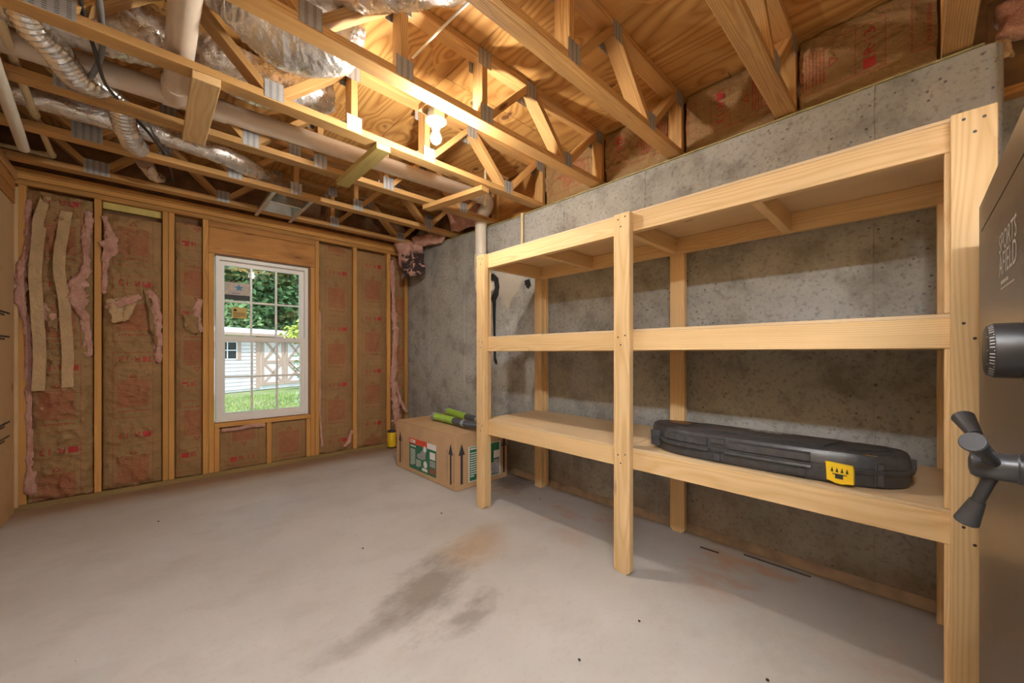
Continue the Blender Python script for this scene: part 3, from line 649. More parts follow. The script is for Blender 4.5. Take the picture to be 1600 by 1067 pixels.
def ex2(root, Mx, d):
    fluff('fiberglass_edge', [(-.255,4.40,2.22),(-.225,4.39,2.10),(-.215,4.392,1.98),(-.245,4.40,1.86),(-.255,4.41,1.6)], lambda t: .014+.022*math.exp(-((t-.45)/.2)**2), root, 12)
    fluff('torn_fiberglass', [(-.245,4.395,1.49),(-.18,4.37,1.52),(-.10,4.365,1.56),(-.04,4.375,1.60)], lambda t: .012+.016*math.sin(math.pi*t), root, 15, 'pink')
    flap('torn_paper', [(-.24,4.385,1.55),(-.05,4.385,1.62),(-.11,4.355,1.40),(-.20,4.36,1.37)], root, 'paperplain', 7, .03)
    flap('torn_paper', [(-.03,4.388,1.66),(.05,4.392,1.64),(.065,4.40,1.18),(.035,4.365,1.22)], root, 'paper', 9, .02)
    fluff('fiberglass_edge', [(-.01,4.375,1.645),(.035,4.372,1.61),(.052,4.382,1.45),(.062,4.392,1.25),(.068,4.40,1.05)], lambda t: .016+.008*math.sin(3*t), root, 20)
batt('kraft batt torn open across the middle with a curled pink edge', (-.088,YB,.045), XU, ZV, .347, 2.20, 2, .032, .0145, True, .06, extra=ex2)
def ex3(root, Mx, d):
    fluff('torn_fiberglass', [(.335,4.40,1.62),(.315,4.39,1.50),(.325,4.39,1.38),(.345,4.41,1.32)], .018, root, 25, 'pink')
    flap('torn_paper', [(.22,4.40,1.46),(.32,4.395,1.50),(.325,4.37,1.30),(.235,4.38,1.34)], root, 'paper', 12, .03)
batt('narrow kraft batt left of the window, print cut off at its edge', (.262,YB,.045), XU, ZV, .186, 2.23, 3, .026, .012, False, .30, extra=ex3, du=.055)
def ex4(root, Mx, d): fluff('fiberglass_edge', [(.49,4.405,.425),(.60,4.40,.418),(.72,4.402,.43),(.84,4.405,.425)], .013, root, 31)
batt('short kraft batt under the window, upright R·13 print at its foot', (.666,YB,.045), XU, ZV, .366, .385, 4, .012, .006, False, .18, extra=ex4)
batt('short kraft batt under the window full of small red text', (1.052,YB,.045), XU, ZV, .314, .39, 5, .012, .006, True, .02)
def ex6(root, Mx, d): fluff('fiberglass_edge', [(1.345,4.415,1.6),(1.343,4.412,1.0),(1.348,4.41,.4),(1.37,4.405,.10)], .008, root, 35); fluff('torn_fiberglass', [(1.60,4.405,.08),(1.65,4.40,.15),(1.685,4.405,.26)], .018, root, 37)
batt('kraft batt right of the window, folded at its foot', (1.517,YB,.045), XU, ZV, .360, 2.27, 6, .024, .0075, True, .36, extra=ex6)
batt('smooth kraft batt between the window bay and the corner bay', (1.925,YB,.045), XU, ZV, .358, 2.27, 7, .024, .006, True, .22)
def ex8(root, Mx, d):
    fluff('fiberglass_edge', [(2.175,4.40,2.28),(2.18,4.395,1.9),(2.195,4.39,1.5),(2.205,4.385,1.35),(2.185,4.39,.9),(2.19,4.385,.6),(2.22,4.37,.35),(2.24,4.36,.12)], lambda t: .025+.012*noise.noise(Vector((t*9,0,0)))+.02*t*t, root, 41)
    fluff('fiberglass_flap', [(2.205,4.38,.78),(2.245,4.37,.60),(2.30,4.36,.47),(2.345,4.35,.40)], .014, root, 43)
batt('corner kraft batt with a thick pink fibre edge beside the concrete wall', (2.262,YB+.012,.045), XU, ZV, .16, 2.27, 8, .010, .008, True, .4, extra=ex8)
# rim batts on top of the concrete wall, print turned sideways
XR = 2.575; RG = 'kraft batts stuffed into the rim above the concrete wall'
NZ, PZ, NY, PY = (0,0,-1), (0,0,1), (0,-1,0), (0,1,0)
batt('rim batt above the shelf top right end, R·13 reading upwards', (XR,-.07,2.63), PZ, PY, .37, .50, 11, .02, .010, False, .20, group=RG)
batt('rim batt lit by the bulb, R·13 reading downwards, left of the leaning truss', (XR,1.035,2.63), NZ, NY, .37, .49, 12, .02, .008, False, .20, group=RG)
batt('crumpled rim batt with R·13 half hidden behind a truss end', (XR,1.645,2.63), NZ, NY, .37, .49, 13, .02, .014, False, .12, group=RG)
batt('yellowed rim batt left of the thin cream pipe elbow', (XR,2.255,2.63), NZ, NY, .37, .49, 14, .02, .014, False, .02, group=RG, letters=False)
box_ = tag(box('rim_blocking', (2.56,2.37,2.43), (2.60,2.88,2.82), M['header']), 'bare brown rim board behind the drain pipe elbow', 'board')
# fallen pink insulation
def blob_sheet(name, label, quad, mat, seed, thick=.05, n=22, lump=.03):
    A, B, C, D = [Vector(q) for q in quad]; N = (B-A).cross(D-A).normalized(); v = []; f = []
    for s in (0, 1):
        for j in range(n+1):
            for i in range(n+1):
                a, b = i/n, j/n; p = (A*(1-a)+B*a)*(1-b)+(D*(1-a)+C*a)*b; e = min(1, 6*min(a, 1-a, b, 1-b)+.25)
                q = p*6+Vector((seed, seed, 0)); off = lump*(noise.noise(q)+.5*noise.noise(q*2.3))
                rag = Vector((noise.noise(q*2), noise.noise(q*2+Vector((5,0,0))), noise.noise(q*2+Vector((0,5,0)))))*.02
                v.append(p+N*((s-.5)*thick*e+off)+rag)
    m = (n+1)*(n+1)
    for j in range(n):
        for i in range(n): a = j*(n+1)+i; f.append((a, a+n+1, a+n+2, a+1)); f.append((m+a, m+a+1, m+a+n+2, m+a+n+1))
    for i in range(n):
        f.append((i, i+1, m+i+1, m+i)); a = n*(n+1)+i; f.append((a+1, a, m+a, m+a+1)); a = i*(n+1); f.append((a+n+1, a, m+a, m+a+n+1)); a = i*(n+1)+n; f.append((a, a+n+1, m+a+n+1, m+a))
    return tag(mesh_obj(name, pyd(name, v, f, 70), M[mat]), label, 'insulation')
blob_sheet('fallen_insulation', 'mouldy black and pink insulation flap hanging in the corner by the concrete wall', [(2.13,4.26,2.455),(2.30,3.98,2.44),(2.305,3.86,2.06),(2.17,4.16,2.00)], 'mold', 3, .05)
blob_sheet('fallen_insulation', 'pink fibreglass roll sagging over the wall top above the mouldy flap', [(2.28,4.10,2.50),(2.44,3.62,2.50),(2.40,3.66,2.38),(2.27,4.05,2.39)], 'pink', 5, .07)
blob_sheet('fallen_insulation', 'pale pink insulation bulging between the two rearmost trusses at the wall', [(2.30,3.50,2.80),(2.50,3.12,2.80),(2.52,3.06,2.46),(2.40,3.48,2.46)], 'pink', 9, .08, lump=.05)
blob_sheet('fallen_insulation', 'ragged pink insulation tuft at the top right behind the nearest truss', [(2.62,-.235,2.60),(2.64,-.34,2.62),(2.62,-.345,2.44),(2.60,-.245,2.47)], 'pink', 12, .08, lump=.05)
tag(flap('paper_scrap', [(2.60,-.235,2.455),(2.61,-.275,2.45),(2.60,-.285,2.36),(2.59,-.24,2.38)], None, 'paperplain', 31, .01), 'loose tan paper scrap below the ragged pink tuft', 'paper')
# ================================================================== SHELVING
sh = empty('storage_shelf', (2.1,1.04,0), 'three-tier pine two-by-four shelving unit along the concrete wall', 'shelf')
PY_ = [(2.145,2.235),(.992,1.083),(-.165,-.076)]
def post(name, x0, x1, y0, y1, z1):
    c = .018
    pts = [(y0,z1),(y0,c),(y0+c,.0),(y1-c,.0),(y1,c),(y1,z1)]
    bm = bmesh.new(); a = [bm.verts.new((z, y-(y0+y1)/2, -(x1-x0)/2)) for y, z in pts]; b = [bm.verts.new((z, y-(y0+y1)/2, (x1-x0)/2)) for y, z in pts]
    bm.faces.new(a); bm.faces.new(b[::-1]); n = len(pts)
    for i in range(n): bm.faces.new((a[i], b[i], b[(i+1) % n], a[(i+1) % n]))
    bmesh.ops.bevel(bm, geom=bm.edges[:], offset=.002, segments=1, affect='EDGES')
    Mx = frame_M(((x0+x1)/2, (y0+y1)/2, 0), (0,0,1), (0,1,0), (-1,0,0))
    return mesh_obj(name, bm_mesh(bm, name), M['pine'], sh, Mx)
LV = [(.537,.633),(1.146,1.241),(1.755,1.848)]
for y0, y1 in PY_:
    post('front_post', 1.762, 1.7995, y0, y1, 1.851); post('rear_post', 2.430, 2.468, y0, y1, 1.851)
for (y0, y1) in ((2.158,2.235),(-.165,-.064)):
    z = 0.0
    for a, b in LV: box('front_cleat', (1.801,y0,z+.001), (1.838,y1,a-.001), M['pine'], sh); box('rear_cleat', (2.390,y0,z+.001), (2.428,y1,a-.001), M['pine'], sh); z = b+.013
for a, b in LV:
    for y0, y1 in ((-.165,1.037),(1.039,2.235)):
        box('front_beam', (1.801,y0,a), (1.838,y1,b), M['pine'], sh); box('rear_beam', (2.390,y0,a), (2.428,y1,b), M['pine'], sh)
        box('shelf_panel', (1.8025,y0+.002,b+.0005), (2.4275,y1-.002,b+.0125), M['shelfply'], sh, .001)
    for y in (2.176, 1.66, 1.04, .455, -.12):
        box('cross_brace', (1.839,y-.019,a+.002), (2.389,y+.019,b-.001), M['pine'], sh)
scm = lathe_mesh([(.0042,-.001),(.0042,.0006),(.002,.0008)], 10, 'screw'); scm.materials.append(M['dark'])
RX = Matrix.Rotation(-math.pi/2, 4, 'Y')
for i, (y0, y1) in enumerate(PY_):
    for a, b in LV:
        for dy, dz in ((.28,.7),(.72,.78),(.48,.3)) if i != 1 else ((.72,.72),(.28,.8),(.55,.3)):
            mesh_obj('screw', scm, None, sh, Matrix.Translation((1.762, y0+(y1-y0)*dy, a+(b-a)*dz)) @ RX)
for (y, z) in ((.62,1.80),(.50,1.80)): pass
# ================================================================== LONG CASE
cs = empty('rifle_case', (1.96,.5,.6455), 'long black plastic gun case with a yellow latch on the low shelf', 'case')
outl = [(1.822,.76),(1.822,.45),(1.836,.24),(1.872,.10),(1.94,.022),(2.02,.004),(2.075,.03),(2.10,.12),(2.108,.35),(2.108,.72),(2.085,.90),(2.03,.975),(1.965,.972),(1.885,.90)]
def closed(pts, n=6):
    P = [Vector((x, y, 0)) for x, y in pts]; m = len(P); out = []
    for i in range(m):
        a, b, c, d = P[i-1], P[i], P[(i+1) % m], P[(i+2) % m]
        for k in range(n):
            t = k/n; out.append(.5*((2*b)+(c-a)*t+(2*a-5*b+4*c-d)*t*t+(3*b-a-3*c+d)*t**3))
    return out
OL = closed(outl); cen = Vector((1.966,.49,0))
nrm = []
for i in range(len(OL)):
    t = (OL[(i+1) % len(OL)]-OL[i-1]).normalized(); nn = Vector((t.y, -t.x, 0))
    if nn.dot(OL[i]-cen) < 0: nn = -nn
    nrm.append(nn)
def loft(name, lv, mat, parent, waist=0.):
    """lv: (z, outset) rings, capped"""
    v = []; f = []; n = len(OL)
    for z, o in lv:
        for i in range(n): p = OL[i]+nrm[i]*o; v.append((p.x, p.y, z))
    for j in range(len(lv)-1):
        for i in range(n): i2 = (i+1) % n; f.append((j*n+i, j*n+i2, (j+1)*n+i2, (j+1)*n+i))
    f.append(tuple(range(n))[::-1]); f.append(tuple((len(lv)-1)*n+i for i in range(n)))
    return mesh_obj(name, pyd(name, v, f, 35), mat, parent)
zb_ = .6457
loft('base_shell', [(zb_,-.020),(zb_+.004,-.010),(zb_+.02,-.002),(zb_+.052,0),(zb_+.053,.007),(zb_+.061,.008)], M['case'], cs)
lid = loft('lid', [(zb_+.0615,.008),(zb_+.070,.007),(zb_+.071,-.001),(zb_+.105,-.006),(zb_+.118,-.013),(zb_+.124,-.026)], M['case'], cs)
# raised plates and facets on the lid
lt = zb_+.124
def lidplate(pts, h, mat=M['case'], name='lid_plate'): return mesh_obj(name, extrude_poly(pts, 0, h, name, .003), mat, lid, Matrix.Translation((0,0,lt-.002)))
lidplate([(1.885,.70),(1.905,.64),(1.905,.30),(1.885,.24),(2.065,.20),(2.065,.74)], .007)
lidplate([(1.93,.78),(2.06,.77),(2.05,.88),(1.97,.90)], .005)
lidplate([(1.90,.06+.08),(1.98,.055),(2.06,.07),(2.07,.16),(1.89,.19)], .005)
f = Flat(); r_ = random.Random(5)
f.lines(-.13, .13, -.016, .0, 1, r_, .2); f.lines(-.10, .12, .006, .020, 1, r_, .2)
f.build('lid_lettering', M['silverprint'], lid, frame_M((2.035,.50,lt+.0056), (0,1,0), (-1,0,0), (0,0,1)))
f = Flat(); f.lines(-.065, .065, -.006, .006, 1, r_, .1); f.build('yellow_lettering', M['yellow'], lid, frame_M((1.875,.155,zb_+.1195), (.10,.995,0), (-.9,.09,.4), (.4,-.04,.9)))
f = Flat(); f.rect(-.05,-.022,.05,.022); f.build('orange_sticker', mat_plain('orange_sticker', (.28,.12,.04), .5), lid, frame_M((2.0,.835,lt+.0036), (0,1,0), (-1,0,0), (0,0,1)))
# side ribs: long raised mouldings on the front face
def xfront(y):
    best = min(range(len(OL)), key=lambda i: abs(OL[i].y-y)+(9 if OL[i].x > 1.97 else 0)); return OL[best].x
def moulding(y0, y1, z0, z1, dx, slope0=.01, slope1=.01, name='side_moulding', mat=M['case']):
    n = 10; v = []; f = []
    for i in range(n+1):
        t = i/n; y = y0+(y1-y0)*t; x = xfront(y)
        v += [(x+.012, y, z0), (x-dx, y, z0+.003), (x-dx+.003, y, z1-.006), (x+.012, y, z1)]
    for i in range(n):
        for k in range(3): f.append((i*4+k, i*4+k+1, i*4+k+5, i*4+k+4))
    f.append((0,1,2,3)); f.append((n*4+3,n*4+2,n*4+1,n*4))
    me = pyd(name, v, f); return mesh_obj(name, me, mat, cs)
moulding(.845, .64, zb_+.072, zb_+.108, .014); moulding(.555, .275, zb_+.072, zb_+.108, .014); moulding(.625, .57, zb_+.085, zb_+.112, .006)
moulding(.86, .63, zb_+.050, zb_+.068, .019); moulding(.565, .27, zb_+.050, zb_+.068, .019); moulding(.62, .575, zb_+.050, zb_+.060, .008)
for y in (.60, .30): moulding(y+.012, y-.012, zb_+.010, zb_+.052, .005, name='base_rib')
for y in (.085,): moulding(y+.012, y-.010, zb_+.010, zb_+.095, .006, name='side_rib')
# latches
def latch(y, x, ang, w, z0, z1, mat, name, marks):
    c, s_ = math.cos(ang), math.sin(ang); U = Vector((s_*.0-math.sin(ang), -math.cos(ang), 0)); N = Vector((-math.cos(ang), math.sin(ang), 0))
    Mx = frame_M((x, y, (z0+z1)/2), U, (0,0,1), U.cross(Vector((0,0,1)))); h = (z1-z0)/2; a = w/2
    pts = [(-a*1.06,h),(a*.92,h*.95),(a,h*.6),(a,-h*.82),(a*.45,-h*.86),(a*.25,-h),(-a*.3,-h),(-a*.5,-h*.84),(-a*.94,-h*.78),(-a*.94,h*.5)][::-1]
    o = mesh_obj(name, extrude_poly(pts, -.004, .010, name, .0015), mat, cs, Mx)
    if marks:
        f = Flat()
        for k in range(4): xx = -a*.52+a*.36*k; f.poly([(xx-.0045,h*.12),(xx+.0045,h*.12),(xx,h*.62)])
        f.rect(-a*.5,-h*.12,a*.55,-h*.02); f.rect(-a*.3,-h*.5,a*.28,-h*.12)
        f.build('latch_slots', M['black'], o, Mx @ Matrix.Translation((0,0,.0104)))
    return o
latch(.187, xfront(.187)-.016, .16, .080, zb_+.010, zb_+.084, M['yellow'], 'yellow_latch', True)
latch(.905, xfront(.905)-.004, -.75, .060, zb_+.016, zb_+.096, M['case'], 'black_latch', False)
for y, x in ((.006,2.045),(-.001,2.02)): pass
mesh_obj('end_lug', extrude_poly([(-.014,-.02),(.014,-.02),(.010,.02),(-.010,.02)], 0, .018, 'end_lug', .002), M['case'], cs, frame_M((2.05,.012,zb_+.072), (1,0,0), (0,0,1), (0,-1,0)))
# ================================================================== CARDBOARD BOX
cb = empty('cardboard_box', (2.13,3.07,0), 'big brown cardboard carton with up arrows and green labels', 'box')
bx0, bx1, by0, by1, bz = 1.815, 2.39, 2.575, 3.60, .458
bm = bmesh.new(); box_bm(bm, bx0, bx1, by0, by1, .001, bz); bmesh.ops.bevel(bm, geom=bm.edges[:], offset=.006, segments=2, affect='EDGES'); mesh_obj('carton', bm_mesh(bm, 'carton', 30), M['card'], cb)
xm = (bx0+bx1)/2+.03
for x0, x1, s in ((bx0+.004, xm-.003, .004), (xm+.003, bx1-.004, .009)):
    v = []; n = 10
    for i in range(n+1):
        y = by0+.005+(by1-by0-.01)*i/n
        for x, z in ((x0,bz+.0005),(x1,bz+s*.4+.003*noise.noise(Vector((y*3,x0,0)))),(x1,bz+s+.003+.003*noise.noise(Vector((y*3,x0,0)))),(x0,bz+.004)): v.append((x,y,z))
    f = []
    for i in range(n):
        for k in range(4): k2 = (k+1) % 4; f.append((i*4+k, i*4+k2, i*4+4+k2, i*4+4+k))
    f += [(0,1,2,3),(n*4+3,n*4+2,n*4+1,n*4)]
    mesh_obj('top_flap', pyd('top_flap', v, f), M['card'], cb)
FA = frame_M((bx0-.0006,0,0), (0,-1,0), (0,0,1), (-1,0,0))      # long side: u = -y
FB = frame_M((0,by0-.0006,0), (1,0,0), (0,0,1), (0,-1,0))       # end: u = x
def arrow(fr, u, z0, z1, name='arrow_print'):
    f = Flat(); f.rect(u-.012,z0,u+.012,z1-.09); f.poly([(u-.032,z1-.095),(u+.032,z1-.095),(u,z1)]); f.build(name, M['ink'], cb, fr)
arrow(FA, -3.52, .05, .36); arrow(FA, -2.645, .045, .385); arrow(FB, 1.875, .05, .385); arrow(FB, 2.345, .05, .385)
f = Flat(); r_ = random.Random(9)
for u in (-3.48,-2.70,-2.60):
    for k in range(24): f.rect(u-.004, .07+k*.0105, u+.004, .074+k*.0105+r_.uniform(0,.004))
f.lines(1.845, 1.935, .405, .425, 1, r_, .3)
for (fr, fl2) in ((FA, f),): fl2.build('side_lettering', M['ink'], cb, fr)
def label(fr, u0, u1, z0, z1, red):
    D = lambda dz: fr @ Matrix.Translation((0,0,dz)); w = u1-u0; h = z1-z0; X = lambda a: u0+a*w; Z = lambda b: z0+b*h
    f = Flat(); f.rect(u0,z0,u1,z1); lb = f.build('label', M['green'] if red else M['white'], cb, D(.0004))
    if not red: f = Flat(); f.rect(X(.03),Z(.02),X(.97),Z(.98)); f.build('label_field', M['green'], lb, D(.0006))
    top = .82 if red else 1.0
    if red:
        f = Flat(); f.rect(X(0),Z(.82),X(.68),Z(1)); f.build('red_banner', M['lred'], lb, D(.0007))
        f = Flat(); f.rect(X(.04),Z(.86),X(.24),Z(.96)); f.rect(X(.68),Z(.82),X(1),Z(1)); f.build('banner_white', M['white'], lb, D(.0009))
        f = Flat(); f.lines(X(.055),X(.225),Z(.89),Z(.93),1,r_,.1); f.build('banner_lettering', M['lred'], lb, D(.0011))
    f = Flat(); f.lines(X(.05),X(.40),Z(top-.10),Z(top-.04),1,r_,.2); f.lines(X(.05),X(.24),Z(.12),Z(top-.16),11,r_,.5); f.lines(X(.27),X(.46),Z(.12),Z(.36),6,r_,.5)
    f.build('label_lettering', M['white'], lb, D(.0010))['kind'] = 'stuff'
    f = Flat(); f.poly([(X(.30),Z(.44)),(X(.36),Z(.40)),(X(.52),Z(.40)),(X(.62),Z(.46)),(X(.64),Z(.62)),(X(.58),Z(.72)),(X(.50),Z(.70)),(X(.42),Z(.58)),(X(.32),Z(.54))])
    if not red: f.rect(X(.52),Z(.05),X(.95),Z(.40))
    f.build('product_picture', M['lgrey'], lb, D(.0011))
    for cx, cy, rr in ((.62,.28,.085),(.60,.76,.075)):
        f = Flat(); f.poly([(X(cx)+(rr if i%2 else rr*.65)*w*math.cos(i*math.pi/10), Z(cy)+(rr if i%2 else rr*.65)*w*math.sin(i*math.pi/10)) for i in range(20)]); f.build('starburst', M['white'], lb, D(.0013))
    for q in ((.50,.06,.70,.15),(.78,.52,.97,.74)): f = Flat(); f.rect(X(q[0]),Z(q[1]),X(q[2]),Z(q[3])); f.build('white_inset', M['white'], lb, D(.0013))
    f = Flat(); f.rect(X(.78),Z(.28),X(.97),Z(.48)); f.build('photo_inset', M['lgrey'], lb, D(.0013))
    f = Flat(); f.rect(X(.78),Z(.06),X(.97),Z(.24)); f.build('photo_inset', mat_plain('inset_brown', (.30,.10,.06), .6) if red else M['lgrey'], lb, D(.0013))
label(FA, -3.335, -2.865, .045, .33, True); label(FB, 1.945, 2.30, .05, .345, False)
# ================================================================== HOSES ON THE BOX
def hose(label, pts, green_len):
    t = empty('hose', pts[0], label, 'hose'); p = catmull(pts, 14); acc = 0; parts = [[], []]; cut = None
    for i, q in enumerate(p):
        if i: acc += (q-p[i-1]).length
        parts[0 if acc < green_len else 1].append(q)
    parts[1].insert(0, parts[0][-1])
    R = .034
    mesh_obj('green_sleeve', tube_mesh(parts[0], lambda t: R+(.004 if t < .10 else 0)-(.003 if .22 < t < .26 else 0), 16, True, None, 'green_sleeve', 35), M['lime'], t)
    mesh_obj('end_cap', tube_mesh([parts[0][0]-(parts[0][1]-parts[0][0]).normalized()*.03, parts[0][0], parts[0][1]], lambda t: R+.006, 16, True, None, 'end_cap', 35), M['smoke'], t)
    mesh_obj('dark_tube', tube_mesh(parts[1], R-.003, 16, True, None, 'dark_tube', 40), M['hosegrey'], t)
    k = max(1, len(parts[1])//4); mesh_obj('clear_band', tube_mesh(parts[1][k:k+3], R-.001, 16, True, None, 'clear_band', 40), M['smoke'], t)
    return t
hose('dark hose with lime green sleeve lying nearer on the carton', [(2.055,3.25,.512),(2.055,3.0,.509),(2.03,2.75,.510),(2.02,2.50,.525),(2.03,2.30,.560)], .33)
hose('dark hose with lime green sleeve lying behind the other, against the wall', [(2.315,3.42,.514),(2.29,3.2,.511),(2.25,2.95,.511),(2.23,2.70,.516),(2.22,2.40,.56),(2.20,2.26,.61)], .42)
# yellow can in the corner behind the box
yc_ = empty('yellow_canister', (2.125,4.335,0), 'small yellow canister on the floor behind the carton', 'canister')
mesh_obj('body', lathe_mesh([(.045,.0),(.05,.004),(.05,.17),(.046,.176)], 20, 'body'), M['yellow'], yc_, Matrix.Translation((2.125,4.335,.012)))
mesh_obj('base_ring', lathe_mesh([(.05,0),(.053,.003),(.053,.012)], 20, 'base_ring'), M['black'], yc_, Matrix.Translation((2.125,4.335,0)))
mesh_obj('lid', lathe_mesh([(.050,0),(.052,.004),(.050,.016),(.040,.020)], 20, 'lid'), M['ink'], yc_, Matrix.Translation((2.125,4.335,.188)))
# ================================================================== SAFE
sf = empty('gun_safe', (1.16,-.45,0), 'tall bronze metal gun safe with dial and three-spoke handle', 'safe')
sy = -.118; sx0, sx1, szt = .70, 1.597, 1.516
def chest(name, x0, x1, y0, y1, z0, z1, bev, mat, parent):
    bm = bmesh.new(); box_bm(bm, x0, x1, y0, y1, z0, z1); bmesh.ops.bevel(bm, geom=bm.edges[:], offset=bev, segments=3, affect='EDGES'); return mesh_obj(name, bm_mesh(bm, name, 30), mat, parent)
chest('body', sx0, sx1, -.72, sy-.03, .0, szt, .006, M['safe'], sf)
bm = bmesh.new()
dx0, dx1, dz0, dz1 = sx0+.058, sx1-.057, .09, 1.4405
for a, b, c, d in ((sx0,dx0-.004,0,szt),(dx1+.004,sx1,0,szt),(dx0-.004,dx1+.004,0,dz0-.004),(dx0-.004,dx1+.004,dz1+.004,szt)): box_bm(bm, a, b, sy-.03, sy, c, d)
bmesh.ops.remove_doubles(bm, verts=bm.verts[:], dist=1e-5); mesh_obj('door_frame', bm_mesh(bm, 'door_frame'), M['safe'], sf)
box('door_gap', (dx0-.0035,sy-.028,dz0-.0035), (dx1+.0035,sy-.020,dz1+.0035), M['safedark'], sf, 0)
dr = chest('door', dx0, dx1, sy-.025, sy+.001, dz0, dz1, .003, M['safe'], sf)
FD = frame_M((0,sy+.0016,0), (-1,0,0), (0,0,1), (0,1,0))
for tx, z, h in (('SPORTS',1.3455,.037),('AFIELD',1.3035,.042)):
    f = Flat(); f.text(tx, -1.1375, z, h, .190); f.build('lettering', M['silverprint'], dr, FD)
f = Flat(); f.rect(-1.215,1.2545,-1.065,1.257); f.lines(-1.21,-1.07,1.262,1.273,1,random.Random(2),.4); f.build('underline', M['silverprint'], dr, FD)
# dial
MD = frame_M((.845,sy,1.134), (1,0,0), (0,0,-1), (0,1,0))
dl = mesh_obj('dial_ring', lathe_mesh([(.052,0),(.052,.004),(.046,.010),(.044,.016)], 40, 'dial_ring'), M['dial'], sf, MD)
mesh_obj('dial', lathe_mesh([(.036,.012),(.038,.014),(.038,.018),(.0365,.0195),(.0375,.021),(.0375,.044),(.034,.0495),(.030,.051)], 48, 'dial', 30), M['dial'], dl, MD)
f = Flat()
for k in range(50):
    a = 2*math.pi*k/50; c, s_ = math.cos(a), math.sin(a); r0 = .0345 if k % 5 else .031; f.poly([(r0*c-.0005*s_, r0*s_+.0005*c),(.0372*c-.0005*s_,.0372*s_+.0005*c),(.0372*c+.0005*s_,.0372*s_-.0005*c),(r0*c+.0005*s_,r0*s_-.0005*c)])
def cone(x, y):
    r = math.hypot(x, y); return (x, y, (.051-(r-.030)*.375 if r < .034 else .0495-(r-.034)*1.571)+.0004)
f.build('dial_marks', M['silverprint'], dl, MD, cone)
# three-spoke handle
hx, hz = .90, .965
MH = frame_M((hx,sy,hz), (1,0,0), (0,0,-1), (0,1,0))
hd = mesh_obj('handle_hub', lathe_mesh([(.034,0),(.034,.006),(.026,.010),(.022,.012),(.022,.016),(.0205,.018),(.0195,.055),(.016,.060),(.008,.062)], 32, 'handle_hub', 35), M['handle'], sf, MH)
for ang in (-82, 40, 152):
    a = math.radians(ang); d = Vector((math.cos(a), .30, math.sin(a))).normalized(); o = Vector((hx, sy+.035, hz))
    pth = [o+d*t for t in (.0,.03,.060,.0605,.098,.100)]; R = [.0085,.0075,.0072,.0088,.0140,.0128]
    mesh_obj('spoke', tube_mesh(pth, lambda t: R[min(5, int(round(t*5)))], 18, True, None, 'spoke', 35), M['handle'], hd)
# ================================================================== PIPES
dp = empty('drain_pipe', (2.42,2.80,2.5), 'beige plastic drain pipe crossing below the joists and dropping down the concrete wall', 'pipe')
PR = .057
tube('horizontal_run', [(-1.04,2.815,2.525),(2.30,2.815,2.61)], PR, M['pvc'], dp, 24)
def coupling(name, c, ax, r, L, mat, parent):
    ax = Vector(ax).normalized(); c = Vector(c); return mesh_obj(name, tube_mesh([c-ax*L/2, c+ax*L/2], r, 24, True, None, name, 40), mat, parent)
for x in (.09, .30, 2.26): coupling('coupling', (x,2.815,2.5515+.0254*x), (1,0,.025), PR+.006, .07, M['pvc'], dp)
tube('elbow', [(2.28,2.815,2.609),(2.36,2.835,2.605),(2.415,2.90,2.575),(2.42,2.96,2.52),(2.42,2.99,2.46)], PR+.005, M['pvc'], dp, 20, 5)
tube('vertical_drop', [(2.42,3.00,2.50),(2.42,3.00,2.12)], PR, M['pvcw'], dp, 24)
coupling('clamp_band', (2.42,3.00,2.43), (0,0,1), PR+.006, .035, M['pvc'], dp)
mesh_obj('coupling', lathe_mesh([(PR+.003,0),(PR+.008,.004),(PR+.008,.07),(PR+.003,.075)], 24, 'coupling'), M['pvcw'], dp, Matrix.Translation((2.42,3.00,2.44)))
mesh_obj('wye_fitting', lathe_mesh([(PR+.004,0),(PR+.008,.006),(PR+.008,.28),(PR+.003,.285)], 24, 'wye_fitting'), M['pvcw'], dp, Matrix.Translation((2.42,3.00,1.84)))
tube('wye_branch', [(2.42,3.0,1.98),(2.395,2.95,2.03),(2.38,2.92,2.05)], PR+.004, M['pvcw'], dp, 20)
mesh_obj('cleanout_cap', lathe_mesh([(.062,0),(.066,.006),(.064,.03),(.03,.034)], 20, 'cleanout_cap'), M['pvcw'], dp, frame_M((2.38,2.92,2.045), Vector((.62,-.78,.0)).cross(Vector((-.35,-.6,.72))).normalized(), Vector((.62,-.78,.0)).normalized(), Vector((-.35,-.6,.72)).normalized()) if False else Matrix.Translation((2.378,2.915,2.035)) @ Vector((-.35,-.6,.72)).to_track_quat('Z','Y').to_matrix().to_4x4())
tube('wall_bend', [(2.42,3.0,1.86),(2.42,3.0,1.78),(2.45,2.985,1.73),(2.475,2.975,1.715)], PR, M['pvcw'], dp, 20, 5)
vp = empty('vent_pipe', (.10,2.4,2.56), 'fat beige vent pipe running back to a tee on the drain', 'pipe')
tube('pipe_run', [(.108,1.78,2.565),(.108,2.66,2.530)], .054, M['pvc'], vp, 24)
tube('tee_branch', [(.108,2.64,2.531),(.108,2.72,2.535),(.108,2.765,2.54)], .062, M['pvc'], vp, 24)
wp = empty('cream_supply_pipe', (-.46,3.4,2.5), 'thin cream water pipe with couplings turning at the corner of the plywood wall', 'pipe')
tube('pipe_run', [(-.435,2.45,2.50),(-.46,3.06,2.50),(-.475,3.62,2.50),(-.48,4.08,2.50)], .016, M['cpvc'], wp, 14)
tube('elbow', [(-.48,4.06,2.50),(-.48,4.105,2.50),(-.495,4.125,2.50),(-.54,4.135,2.50)], .020, M['cpvc'], wp, 14, 4)
tube('pipe_run', [(-.53,4.135,2.50),(-1.0,4.15,2.50)], .016, M['cpvc'], wp, 14)
for y in (3.40, 3.47): coupling('coupling', (-.470,y,2.50), (-.03,1,0), .0205, .035, M['cpvc'], wp)
